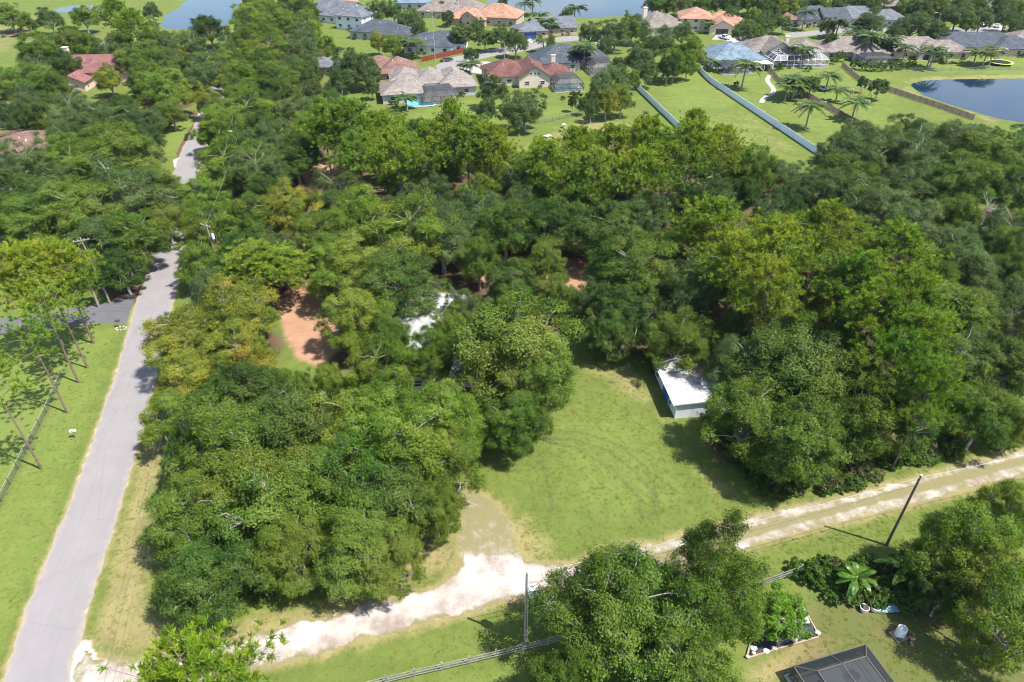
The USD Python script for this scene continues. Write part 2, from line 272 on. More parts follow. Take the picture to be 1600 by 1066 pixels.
def lane_material():
    nodes = {'g': ('geometry', {}), 'n': ('noise_texture', {'scale': .55, 'detail': 7.0, 'roughness': .7}), 'n2': ('noise_texture', {'scale': 6.0, 'detail': 4.0, 'roughness': .7}), 'n3': ('noise_texture', {'scale': .22, 'detail': 4.0}), 'a': ('attribute', {'attribute': 'sand'}),
             'w': ('math', {'math_type': 'multiply_add', 'value2': 1.1, 'value3': -.55}), 'q': ('math', {'math_type': 'add'}), 'm': ('map_range', {'range_type': 'smoothstep', 'from_min': .22, 'from_max': .68, 'clamp': True}),
             'sand': ('rgb_ramp', {'ramp': [(.30, (.17, .13, .105)), (.42, (.29, .24, .205)), (.50, (.385, .34, .305)), (.62, (.50, .46, .43))]}), 'turf': ('rgb_ramp', {'ramp': [(.3, (.150, .138, .060)), (.7, (.255, .225, .120))]}),
             'sm': ('math', {'math_type': 'multiply', 'value2': .55}), 'sn': ('math', {'math_type': 'multiply_add', 'value2': .45}), 'x': ('mix', {}), 'p': ('principled_bsdf', {'roughness': .95, 'specular_ior_level': .15}), 'bu': ('bump', {'strength': .5, 'distance': .06})}
    links = [('g.position', k + '.vector') for k in ('n', 'n2', 'n3')] + [('n.fac', 'w.value1'), ('w.value', 'q.value1'), ('a.fac', 'q.value2'), ('q.value', 'm.value'), ('n3.fac', 'sm.value1'), ('n.fac', 'sn.value1'), ('sm.value', 'sn.value3'), ('sn.value', 'sand.fac'), ('n2.fac', 'turf.fac'),
             ('m.result', 'x.fac'), ('turf.color', 'x.color1'), ('sand.color', 'x.color2'), ('x.color', 'p.base_color'), ('n.fac', 'bu.height'), ('bu.normal', 'p.normal')]
    M['lane_sand'] = usdkit.material(stage, '/World/Looks/lane_sand', nodes, links, surface='p.BSDF')
lane_material()

# ------------------------------------------------------------------ tree models (class prims; every tree in the scene is a copy)
stage.CreateClassPrim('/World/models')
rs = lambda seed: np.random.default_rng(seed)
def unit(a): return a / (np.linalg.norm(a, axis=-1, keepdims=True) + 1e-12)
def leaves(mb, pos, nrm, length, width, tone, r, fold=.25):
    """One folded four-cornered leaf spray at each place."""
    n = len(pos); a = unit(np.cross(nrm, r.normal(size=(n, 3)))); b = np.cross(nrm, a)
    L, W = length[:, None] / 2, width[:, None] / 2
    v = np.stack([pos - a * L, pos + b * W + nrm * W * fold, pos + a * L - nrm * L * .35, pos - b * W + nrm * W * fold], 1)
    i = np.arange(n)[:, None] * 4
    f = np.stack([i + [0, 1, 2], i + [0, 2, 3]], 1).reshape(-1, 3)
    mb.add(v.reshape(-1, 3), f, np.repeat(tone, 4))
def fib(n, r, lo=-.35):
    k = np.arange(n) + .5; z = 1 - (1 - lo) * k / n; p = k * 2.399963 + r.uniform(0, 6.28); s = np.sqrt(1 - np.clip(z, -1, 1) ** 2)
    return unit(np.stack([s * np.cos(p), s * np.sin(p), z], 1) + r.normal(0, .16, (n, 3)))
def limb(mb, a, b, r0, r1, r, bend=.12, n=5, sides=5):
    a, b = np.asarray(a, float), np.asarray(b, float); t = np.linspace(0, 1, n)[:, None]; L = np.linalg.norm(b - a)
    off = r.normal(0, bend * L, 3); off[2] = abs(off[2])
    p = a + (b - a) * t + off * (t * (1 - t)) + np.vstack([np.zeros(3), r.normal(0, .03 * L, (n - 2, 3)), np.zeros(3)])
    mb.tube(p, np.linspace(r0, r1, n), sides, cap=False)
def broadleaf(name, seed, leaf, bark='oak_bark', R=6., top=12., zc=5.2, nl=46, ncl=24, nleaf=42, size=.205, droop=0., accent=0., twig=.35, inner=.45, flat=.8, trunk_r=.38, skirt=-.4, spread=1.0, lob=(.14, .27)):
    r = rs(seed); root = '/World/models/' + name; UsdGeom.Xform.Define(stage, root)
    d = fib(nl, r, skirt); env = R * (.62 + .56 * meshkit.noise(d * 1.6 + seed * 7.3, seed))
    lr = R * r.uniform(*lob, nl); hz = np.where(d[:, 2] > 0, top - zc, (zc - 1.2) * .9)
    C = d * np.stack([env, env, hz * env / R], 1) * (1 - .9 * lr / R)[:, None] + [0, 0, zc]
    kp = r.random(nl) > .10; C, lr, d, env = C[kp], lr[kp], d[kp], env[kp]; C = [0, 0, zc] + (C - [0, 0, zc]) * r.uniform(.80, 1.10, (len(C), 1))
    ni = int(nl * inner); di = fib(ni, r, -.3); Ci = di * [R * .5, R * .5, (top - zc) * .5] * r.uniform(.6, 1.1, (ni, 1)) + [0, 0, zc]
    C, lr, out = np.vstack([C, Ci]), np.concatenate([lr, R * r.uniform(.15, .24, ni)]), np.vstack([d, di])
    ltone = r.normal(0, .12, len(C)) + (r.random(len(C)) < accent) * .38
    bk, cr = MB(), MB()
    fork = np.array([r.normal(0, .25), r.normal(0, .25), zc * .42])
    limb(bk, (0, 0, -.3), fork, trunk_r, trunk_r * .78, r, .08, 5, 8)
    m = 6; mains = [np.array([math.cos(k * 6.283 / m + seed), math.sin(k * 6.283 / m + seed), 0]) * R * .45 * r.uniform(.7, 1.2) + [0, 0, zc * r.uniform(.85, 1.3)] for k in range(m)] + [np.array([0, 0, zc + (top - zc) * .4])]
    for q in mains: limb(bk, fork, q, trunk_r * .55, trunk_r * .22, r, .18, 6, 6)
    P, N, T, S = [], [], [], []
    for k in range(len(C)):
        q = min(mains, key=lambda m_: np.linalg.norm(m_ - C[k])); limb(bk, q, C[k], trunk_r * .2, .045, r, .15, 5, 4)
        n = max(5, int(ncl * (lr[k] / (R * .23)) ** 2)); cd = unit(r.normal(size=(n, 3)) + out[k] * .75 + [0, 0, .25])
        cp = C[k] + cd * (lr[k] * r.uniform(.6, 1.12, (n, 1))) * [1, 1, flat]
        cs = r.uniform(.26, .56, n) * R / 6
        for j in range(n):
            if r.random() < twig: limb(bk, C[k], cp[j] + cd[j] * r.uniform(-.1, .45) * (r.random() < .6), .035, .014, r, .12, 3, 3)
        idx = np.repeat(np.arange(n), nleaf)
        g = r.normal(size=(len(idx), 3)) * [.62, .62, .42]
        P.append(cp[idx] + g * cs[idx, None] - [0, 0, 1] * (droop * np.abs(g[:, :1]))); N.append(unit(cd[idx] * .6 + unit(g) * .45 + [0, 0, .35] + r.normal(0, .42, (len(idx), 3))))
        T.append(.5 + ltone[k] + r.normal(0, .12, n)[idx] + r.normal(0, .17, len(idx))); S.append(r.uniform(.7, 1.35, len(idx)) * size)
    P, N, T, S = np.vstack(P), np.vstack(N), np.concatenate(T), np.concatenate(S)
    keep = P[:, 2] > .35; leaves(cr, P[keep], N[keep], S[keep], S[keep] * .55, T[keep], r)
    mesh_at(root + '/trunk', bk, bark, smooth=True); mesh_at(root + '/crown', cr, leaf, tone=True)
    return root
def pine(name, seed, leaf, h=17., R=4.2, base=.5, nb=46, tufts=10, needles=34, nlen=.42, dense=1.0, trunk_r=.21):
    r = rs(seed); root = '/World/models/' + name; UsdGeom.Xform.Define(stage, root); bk, cr = MB(), MB()
    z = np.linspace(0, 1, 9); p = np.stack([np.sin(z * 3 + seed) * .18 * z, np.cos(z * 2.3 + seed) * .15 * z, -.3 + z * (h * .97)], 1)
    bk.tube(p, trunk_r * (1 - .72 * z), 8)
    for k in range(5):                                     # dead stubs below the crown
        zz = h * r.uniform(.25, base); a = r.uniform(0, 6.28); limb(bk, (0, 0, zz), (math.cos(a) * 1.3, math.sin(a) * 1.3, zz + r.uniform(-.3, .3)), .04, .012, r, .1, 3, 4)
    P, D, T = [], [], []
    for k in range(nb):
        u = (k + r.uniform(0, 1)) / nb; zz = h * (base + (1 - base) * u ** .85)
        L = R * (1.02 - .78 * u ** 1.7) * r.uniform(.55, 1.1) * (.55 + .9 * min(1, u * 4 + .35)); a = k * 2.399 + r.normal(0, .35)
        tip = np.array([math.cos(a) * L, math.sin(a) * L, zz + L * r.uniform(.05, .45)])
        limb(bk, (0, 0, zz), tip, .055, .02, r, .12, 5, 4)
        n = int(tufts * (.5 + L / R) * dense); s = r.uniform(.42, 1.06, n)[:, None]
        c = np.array([0, 0, zz]) + (tip - [0, 0, zz]) * s + r.normal(0, .17, (n, 3)) * L * [1, 1, .55] * (.4 + .7 * s)
        for j in range(n):
            if r.random() < .35: limb(bk, np.array([0, 0, zz]) + (tip - [0, 0, zz]) * s[j] * .75, c[j], .022, .01, r, .1, 3, 3)
        P.append(c); D.append(unit((tip - [0, 0, zz]) * [.5, .5, .3] + [0, 0, L * .55] + r.normal(0, .5 * L, (n, 3)))); T.append(r.normal(0, .08) + r.normal(.5, .12, n))
    P, D, T = np.vstack(P), np.vstack(D), np.concatenate(T); idx = np.repeat(np.arange(len(P)), needles); m = len(idx)
    d = unit(D[idx] * .75 + r.normal(0, .62, (m, 3))); L = nlen * r.uniform(.7, 1.25, m)[:, None]
    sd_ = unit(np.cross(d, r.normal(size=(m, 3)))); o = P[idx] + D[idx] * r.uniform(-.15, .2, (m, 1))
    v = np.stack([o - sd_ * .028, o + sd_ * .028, o + d * L + sd_ * .018 + [0, 0, -.02], o + d * L - sd_ * .018], 1).reshape(-1, 3); i = np.arange(m)[:, None] * 4
    cr.add(v, np.stack([i + [0, 1, 2], i + [0, 2, 3]], 1).reshape(-1, 3), np.repeat(T[idx] + r.normal(0, .10, m), 4))
    mesh_at(root + '/trunk', bk, 'pine_bark', smooth=True); mesh_at(root + '/crown', cr, leaf, tone=True)
    return root
def frond(mb, L, r, rise, sag, n=20, w=.44, lw=.15, vee=.5):
    """A feather frond along +x: a bent rib and leaflets on both sides."""
    t = np.linspace(0, 1, 9); x = L * t * np.cos(rise * (1 - t)) ; rib = np.stack([L * (t - .12 * t * t), 0 * t, L * (math.sin(rise) * t - sag * t * t)], 1)
    mb.tube(rib, np.linspace(.04, .012, 9), 3, cap=False)
    for s in (-1, 1):
        k = np.linspace(.14, .99, n); P = np.stack([np.interp(k, t, rib[:, i]) for i in range(3)], 1); l = w * L / 2.6 * np.sin(np.pi * (.12 + .84 * k)) ** .6 * r.uniform(.85, 1.1, n)
        d = unit(np.stack([np.full(n, .55), s * np.ones(n), r.uniform(-.75, .1, n) * vee], 1)); a = np.array([1, 0, 0]) * lw
        v = np.stack([P - a * .6, P + a * .6, P + d * l[:, None] * .6 + a * .5 - [0, 0, .02], P + d * l[:, None] - [0, 0, .16 * L / 2.6], P + d * l[:, None] * .6 - a * .5 - [0, 0, .02]], 1)
        i = np.arange(n)[:, None] * 5; mb.add(v.reshape(-1, 3), np.stack([i + [0, 1, 2], i + [0, 2, 4], i + [4, 2, 3]], 1).reshape(-1, 3), np.repeat(r.normal(.5, .14, n), 5))
def spin(mb, rz, lift, loc):
    c, s = math.cos(rz), math.sin(rz)
    for v in mb.v: v[:] = v @ np.array([[c, s, 0], [-s, c, 0], [0, 0, 1.]]) + loc
    return mb
def palm(name, seed, h=7., n=15, L=3.5, r0=.15, leaf='palm_leaf'):
    r = rs(seed); root = '/World/models/' + name; UsdGeom.Xform.Define(stage, root); bk = MB()
    z = np.linspace(0, 1, 12); p = np.stack([.25 * z ** 2, .12 * z ** 2, -.2 + z * (h + .2)], 1); bk.tube(p, r0 * (1.25 - .5 * z + .25 * np.exp(-z * 9)), 8)
    for k in range(24): zz = (k + .5) / 24; c = [.25 * zz ** 2, .12 * zz ** 2, zz * h]; rr = r0 * (1.28 - .5 * zz); bk.lathe([(rr, -.02), (rr * 1.06, 0), (rr, .02)], c, 8)
    mesh_at(root + '/trunk', bk, 'palm_bark')
    for k in range(n):
        fb = MB(); e = r.uniform(-.35, 1.25) if k % 3 else r.uniform(.7, 1.35); frond(fb, L * r.uniform(.85, 1.1), r, e, r.uniform(.62, 1.05) if e > .3 else r.uniform(.4, .65)); spin(fb, k * 2.399 + r.normal(0, .2), 0, [.25, .12, h - .05])
        mesh_at(root + '/' + ('frond' if k == 0 else f'frond_{k:03d}'), fb, leaf, tone=True)
    return root
def fan_palm(name, seed, h=6., n=22):
    r = rs(seed); root = '/World/models/' + name; UsdGeom.Xform.Define(stage, root); bk = MB(); z = np.linspace(0, 1, 9)
    bk.tube(np.stack([.1 * z, 0 * z, z * h], 1), .2 - .03 * z, 8); mesh_at(root + '/trunk', bk, 'palm_bark')
    for k in range(n):
        fb = MB(); e = r.uniform(-.5, 1.3); a = k * 2.399; st = np.array([math.cos(a) * math.cos(e), math.sin(a) * math.cos(e), math.sin(e)]); o = np.array([.1, 0, h]); c = o + st * r.uniform(.9, 1.3); fb.tube([o, c], [.025, .018], 3, cap=False)
        side = unit(np.cross(st, [0, 0, 1.])); up = np.cross(side, st); m = 15; g = np.linspace(-1.9, 1.9, m); d = np.cos(g)[:, None] * st + np.sin(g)[:, None] * side
        l = r.uniform(.75, 1.0, m)[:, None]; t = np.stack([-np.sin(g)[:, None] * st + np.cos(g)[:, None] * side], 0)[0] * .07
        v = np.stack([np.repeat(c[None], m, 0), c + d * l * .6 + t, c + d * l - [0, 0, .3], c + d * l * .6 - t], 1); i = np.arange(m)[:, None] * 4
        fb.add(v.reshape(-1, 3), np.stack([i + [0, 1, 2], i + [0, 2, 3]], 1).reshape(-1, 3), np.repeat(r.normal(.5, .15, m), 4))
        mesh_at(root + '/' + ('frond' if k == 0 else f'frond_{k:03d}'), fb, 'palm_leaf', tone=True)
    return root
def banana(name, seed, h=2.2, n=9, L=2.4):
    r = rs(seed); root = '/World/models/' + name; UsdGeom.Xform.Define(stage, root); bk = MB(); z = np.linspace(0, 1, 6)
    bk.tube(np.stack([.1 * z, .05 * z, z * h], 1), .14 - .06 * z, 8); mesh_at(root + '/stem', bk, 'palm_bark')
    for k in range(n):
        fb = MB(); e = r.uniform(.2, 1.35); ll = L * r.uniform(.8, 1.1); m = 11; t = np.linspace(0, 1, m); sag = r.uniform(.5, .95)
        x = ll * (t - .14 * t * t) * math.cos(e * .8); zz = ll * (math.sin(e) * t - sag * t * t); w = .23 * np.sin(np.pi * np.clip(.06 + .94 * t, 0, 1)) ** .55 * (t > .1)
        for s in (-1, 1):
            for j in range(1, m - 1):                     # the blade is torn into strips along its ribs
                g = r.uniform(.03, .10); d1 = r.uniform(.05, .25)
                v = [(x[j], 0, zz[j]), (x[j] + (x[j + 1] - x[j]) * (1 - g), 0, zz[j] + (zz[j + 1] - zz[j]) * (1 - g)), (x[j + 1] * .98 + x[j] * .02 + .05, s * w[j + 1], zz[j + 1] - d1 * w[j + 1] + .02), (x[j] + .06, s * w[j], zz[j] - d1 * w[j])]
                fb.add(v, [(0, 1, 2), (0, 2, 3)], np.full(4, r.normal(.5, .13)))
        fb.tube(np.stack([x, 0 * x, zz], 1), np.linspace(.035, .01, m), 4, cap=False); fb.t[-1][:] = .95
        spin(fb, k * 2.399 + r.normal(0, .3), 0, [.1, .05, h - .1]); mesh_at(root + '/' + ('leaf' if k == 0 else f'leaf_{k:03d}'), fb, 'banana_leaf', tone=True)
    return root
MODELS = {
    'oak': [broadleaf(f'oak_model_{k}', 11 + k, ('oak_leaf', 'deep_oak_leaf')[k % 2], nl=44 + 3 * k, top=11.5 + .6 * (k % 3)) for k in range(4)],
    'pale': [broadleaf(f'pale_oak_model_{k}', 31 + k, 'pale_oak_leaf', nl=40 + 3 * k, top=12.5, lob=(.15, .25)) for k in range(3)],
    'grey': [broadleaf(f'grey_oak_model_{k}', 51 + k, 'grey_oak_leaf', nl=44, size=.19, nleaf=42, top=11.8) for k in range(2)],
    'yellow': [broadleaf(f'yellow_oak_model_{k}', 71 + k, 'yellow_oak_leaf', nl=42, accent=.14, top=11.5, twig=.4) for k in range(2)],
    'pine': [pine(f'pine_model_{k}', 91 + k, 'pine_needle', h=17 + k % 2, nb=60 + 4 * k, tufts=12, needles=30) for k in range(3)],
    'deep_pine': [pine(f'deep_pine_model_{k}', 101 + k, 'green_pine_needle', h=17, nb=64, tufts=12, needles=30) for k in range(2)],
    'thin_pine': [pine(f'thin_pine_model_{k}', 121 + k, 'green_pine_needle', h=18, R=3.2, base=.58, nb=22, tufts=7, dense=.8, trunk_r=.17) for k in range(2)],
    'round': [broadleaf(f'round_tree_model_{k}', 131 + k, 'grey_oak_leaf', R=4., top=8., zc=4.2, nl=34, ncl=20, nleaf=24, size=.26, trunk_r=.2, skirt=-.45) for k in range(2)],
    'bush': [broadleaf(f'bush_model_{k}', 151 + k, 'bush_leaf', R=1.6, top=2.3, zc=.9, nl=20, ncl=9, nleaf=18, size=.22, trunk_r=.06, skirt=-.5, inner=.2) for k in range(2)],
    'scrub': [broadleaf(f'scrub_model_{k}', 161 + k, 'scrub_leaf', R=1.7, top=2.6, zc=1.0, nl=18, ncl=7, nleaf=14, size=.2, trunk_r=.06, skirt=-.5, twig=.6, inner=.2) for k in range(1)],
    'bare': [broadleaf('bare_tree_model', 171, 'scrub_leaf', 'dead_wood', nl=34, ncl=10, nleaf=6, twig=1.0, inner=.2)],
    'feather': [broadleaf('feather_bush_model', 181, 'feather_leaf', R=2.3, top=4.2, zc=1.9, nl=30, ncl=16, nleaf=44, size=.15, trunk_r=.08, skirt=-.6, inner=.4)],
    'palm': [palm(f'palm_model_{k}', 191 + k, h=5.6 + 1.6 * k, n=30 + k) for k in range(2)],
    'fan_palm': [fan_palm('fan_palm_model', 201)],
    'banana': [banana(f'banana_model_{k}', 211 + k, n=17 + k, L=2.0) for k in range(2)],
    'fore': [broadleaf(f'near_oak_model_{k}', 231 + k, 'oak_leaf', nl=58, ncl=26, nleaf=56, size=.165, top=12.5, lob=(.13, .24), twig=.45) for k in range(2)],
}
# ------------------------------------------------------------------ where things lie: outlines surveyed on the ground
road_c = [(40, 1150), (62, 1040), (145, 798), (187, 670), (221, 557), (243, 465), (262, 405), (277, 345), (286, 300), (297, 250), (309, 222), (322, 190), (338, 150), (352, 110), (360, 70)]
def smooth(pts, n=160):
    p = np.array([at(x, y)[:2] for x, y in pts]); t = np.concatenate([[0], np.cumsum(np.linalg.norm(np.diff(p, axis=0), axis=1))])
    from scipy.interpolate import PchipInterpolator
    return PchipInterpolator(t, p)(np.linspace(0, t[-1], n))
ROAD = smooth(road_c); ROAD_W = 5.9
road_area = LineString(ROAD).buffer(ROAD_W / 2, cap_style='flat')
lane_px = [(128, 1001), (150, 1024), (212, 1034), (260, 1028), (335, 1004), (400, 985), (510, 960), (560, 945), (605, 935), (680, 918), (712, 893), (716, 850), (722, 800), (712, 772), (745, 768), (778, 790), (800, 822), (812, 862), (838, 880), (900, 880), (955, 856), (1040, 848), (1070, 833), (1160, 815), (1200, 802), (1260, 790), (1330, 775), (1440, 745), (1600, 703), (1720, 672),
           (1720, 710), (1600, 742), (1500, 768), (1440, 785), (1300, 820), (1200, 846), (1160, 860), (1090, 881), (1040, 894), (900, 914), (780, 943), (700, 967), (600, 992), (510, 1017), (420, 1043), (340, 1068), (260, 1085), (180, 1078), (108, 1080)]
lane_area = poly(lane_px).buffer(.6).buffer(-.6).difference(road_area)
driveway_area = poly([(212, 460), (180, 470), (150, 476), (60, 492), (-40, 502), (-40, 528), (50, 518), (100, 511), (160, 504), (197, 506)]).difference(road_area)
dirt_px = [(428, 470), (455, 448), (495, 455), (520, 480), (545, 510), (530, 548), (500, 575), (462, 560), (445, 520)]
dirt_area = poly(dirt_px)
dirt2 = poly([(470, 270), (520, 245), (560, 255), (560, 285), (520, 300), (480, 300)])
dirt3 = poly([(760, 395), (840, 400), (930, 405), (925, 450), (870, 470), (740, 440)])
clearing = poly([(735, 770), (760, 720), (840, 690), (850, 640), (900, 575), (930, 530), (1000, 560), (1020, 600), (1060, 670), (1130, 720), (1220, 780), (1060, 835), (940, 858), (830, 880), (790, 820)])
lake_nw = poly([(255, 42), (262, 25), (290, 5), (310, -10), (420, -22), (420, -4), (372, 5), (366, 30), (330, 48)])
lake_n = poly([(760, 2), (790, -14), (1000, -22), (1035, -2), (1020, 22), (960, 24), (905, 27), (860, 22), (800, 14), (770, 10)])
pond = poly([(1424, 131), (1445, 125), (1500, 123), (1680, 122), (1900, 130), (1900, 240), (1640, 196), (1560, 183), (1500, 166), (1445, 147)])
pale_pond = poly([(92, 12), (100, 9), (130, 8), (165, 9), (165, 17), (130, 18), (92, 19)])
lakes = [lake_nw, lake_n, pond, pale_pond]
house_yard = poly([(632, 470), (735, 470), (740, 590), (655, 590)])
lawns = [clearing, lane_area.buffer(2.2), LineString(ROAD[:118]).buffer(ROAD_W / 2 + 4.0, cap_style='flat'), driveway_area.buffer(1), dirt_area.buffer(-1.5),
         poly([(-200, 545), (195, 507), (100, 798), (0, 1040), (-200, 1100)]), poly([(245, 245), (262, 200), (300, 180), (312, 190), (290, 245)]),
         poly([(600, 180), (590, 120), (750, 60), (880, 130), (1000, 105), (1300, 60), (1700, 70), (1900, 240), (1600, 205), (1420, 200), (1320, 195), (1282, 250), (1180, 250), (1080, 205), (1000, 190), (900, 225), (810, 225), (780, 175), (700, 190), (640, 185)]),
         poly([(-100, 15), (100, 20), (60, 55), (10, 100), (-100, 110)])]

# ------------------------------------------------------------------ every tree: where, which model, how large
TREES = []
rt = rs(5)
def grow(kind, x, y, R, hgt, label=None, group=None, wood=False, rot=None):
    TREES.append(dict(kind=kind, x=x, y=y, R=R, h=hgt, label=label, group=group, wood=wood, rot=rt.uniform(0, 360) if rot is None else rot, k=len(TREES)))
BASE = {'oak': (6, 12), 'pale': (6, 12.5), 'grey': (6, 11.8), 'yellow': (6, 11.5), 'fore': (6, 12.5), 'pine': (4.2, 17.5), 'deep_pine': (4.2, 17), 'thin_pine': (3.4, 18), 'round': (4, 8), 'bush': (1.6, 2.3), 'scrub': (1.7, 2.6), 'bare': (6, 12), 'feather': (2.3, 4.2), 'palm': (2.6, 7.5), 'fan_palm': (1.8, 7), 'banana': (2.2, 3.4)}
def crown(kind, px, py, rpx, label=None, hgt=None, wood=True, **k):
    """A tree by where its crown is seen: centre and radius in the photograph."""
    h = hgt or BASE[kind][1]
    for _ in range(3):
        zc = h * (.80 if 'pine' in kind else .62); p = at(px, py, zc); R = .95 * rpx * depth(p) / FPX
        if hgt is None:
            b = BASE[kind]; h = b[1] * (.45 + .55 * R / b[0]) if 'pine' not in kind else b[1] * (.7 + .3 * R / b[0])
            h = min(h, b[1] * 1.3)
    grow(kind, p[0], p[1], R, h, label, wood=wood, **k)
def foot(kind, px, py, R, h, label=None, wood=False, **k):
    """A tree by where it stands."""
    p = at(px, py); grow(kind, p[0], p[1], R, h, label, wood=wood, **k)

# near the camera
crown('fore', 972, 940, 138, 'dense dark green oak at the bottom edge, right of the pole with the white transformer', 13.5, wood=False)
crown('fore', 1118, 900, 98, 'leaning dark green oak between the bottom oak and the bright feathery bush', 15.5, wood=False)
crown('oak', 1065, 1050, 100, 'oak cut by the bottom edge, in front of the dense bottom oak', 10.5, wood=False)
crown('oak', 880, 1062, 62, 'small oak at the bottom edge beside the rail fence and the transformer pole', 8.5, wood=False)
crown('pale', 1520, 845, 95, 'broad leafy oak on the right edge beside the banana plants', 12, wood=False)
crown('pale', 1590, 960, 95, 'oak on the right edge leaning over the white tank', 11, wood=False)
crown('pale', 1585, 790, 62, 'tree at the right edge above the broad leafy oak, next to the sandy lane', 9, wood=False)
crown('oak', 1480, 920, 45, 'small oak between the banana plants and the white tank', 7, wood=False)
crown('pine', 312, 1085, 92, 'bright pine top poking up at the bottom edge beside the sandy lane', 20, wood=False)
# the front grove left of the clearing
for a in [('oak', 345, 690, 98), ('oak', 450, 660, 95), ('oak', 420, 770, 115), ('oak', 300, 790, 88), ('oak', 320, 890, 92), ('oak', 560, 850, 82), ('oak', 450, 850, 70), ('oak', 288, 716, 44),
          ('pale', 560, 650, 95), ('pale', 640, 690, 100), ('oak', 600, 760, 95), ('pale', 700, 640, 82), ('oak', 520, 740, 88), ('pale', 612, 612, 66), ('oak', 810, 650, 60), ('oak', 800, 522, 116), ('pale', 668, 545, 48), ('pale', 706, 510, 44), ('oak', 606, 524, 42), ('grey', 720, 474, 32), ('oak', 868, 452, 40), ('grey', 738, 492, 42), ('oak', 955, 508, 48), ('grey', 925, 462, 40), ('oak', 840, 580, 78),
          ('pale', 588, 562, 58), ('pale', 556, 482, 66), ('oak', 690, 715, 75), ('yellow', 290, 520, 72), ('yellow', 360, 480, 78), ('yellow', 372, 550, 68), ('yellow', 300, 580, 66), ('oak', 610, 860, 62), ('oak', 680, 790, 50), ('oak', 380, 610, 78)]: crown(*a)
# the middle wood
for a in [('pine', 398, 408, 46, None, 11.), ('pine', 444, 410, 44, None, 10.), ('pale', 508, 592, 36), ('oak', 455, 602, 38), ('yellow', 455, 320, 55), ('pale', 560, 330, 75), ('pale', 640, 350, 80), ('grey', 690, 360, 70), ('oak', 620, 430, 80), ('pale', 540, 410, 70), ('oak', 500, 360, 55), ('grey', 530, 300, 55), ('grey', 740, 330, 60), ('oak', 790, 350, 55), ('oak', 860, 340, 62),
          ('pale', 900, 300, 60), ('grey', 820, 290, 55), ('oak', 950, 350, 70), ('grey', 1000, 330, 60), ('oak', 985, 420, 80), ('oak', 978, 480, 64), ('grey', 1070, 440, 70), ('oak', 1060, 520, 62), ('oak', 800, 430, 45), ('oak', 850, 410, 40),
          ('pine', 1115, 345, 48), ('pine', 1150, 400, 46), ('pine', 1215, 390, 50), ('pine', 1290, 350, 48), ('pine', 1200, 450, 46), ('deep_pine', 1340, 430, 46), ('pine', 1400, 400, 56), ('pine', 1420, 460, 56), ('pine', 1370, 480, 50), ('deep_pine', 1440, 530, 50), ('deep_pine', 1400, 560, 46), ('deep_pine', 1450, 610, 42),
          ('yellow', 1295, 470, 48), ('oak', 1240, 560, 105), ('oak', 1174, 636, 82), ('oak', 1300, 600, 90), ('grey', 1160, 560, 62), ('oak', 1250, 680, 88), ('oak', 1340, 650, 72), ('oak', 1400, 640, 66), ('yellow', 1475, 590, 34), ('pale', 1300, 520, 60), ('oak', 1170, 500, 55),
          ('grey', 1370, 310, 70), ('grey', 1290, 290, 50), ('grey', 1430, 350, 62), ('oak', 1500, 480, 75), ('grey', 1500, 400, 66), ('oak', 1560, 560, 72), ('grey', 1580, 470, 60), ('bare', 1540, 330, 40), ('grey', 1580, 360, 55), ('oak', 1540, 640, 62), ('yellow', 1590, 660, 34), ('grey', 1500, 560, 60), ('bare', 1500, 540, 28),
          ('grey', 1360, 225, 62), ('grey', 1430, 235, 58), ('grey', 1490, 215, 60), ('oak', 1560, 235, 66), ('grey', 1310, 240, 42), ('oak', 1500, 280, 62), ('oak', 1580, 290, 50), ('grey', 1420, 285, 55)]: crown(*a)
for a in [('deep_pine', 545, 185, 42), ('pine', 505, 190, 34), ('pine', 590, 200, 34), ('pine', 706, 182, 20), ('pine', 670, 215, 34), ('deep_pine', 730, 215, 40), ('pine', 765, 220, 34), ('pine', 620, 235, 36), ('deep_pine', 560, 235, 36), ('pine', 850, 245, 36), ('pine', 905, 225, 34), ('deep_pine', 960, 225, 34), ('pine', 1010, 218, 36), ('pine', 1085, 193, 22), ('pine', 1080, 225, 38), ('pine', 1125, 222, 34), ('deep_pine', 1050, 255, 38), ('pine', 1000, 262, 38), ('deep_pine', 930, 262, 36)]: crown(*a)
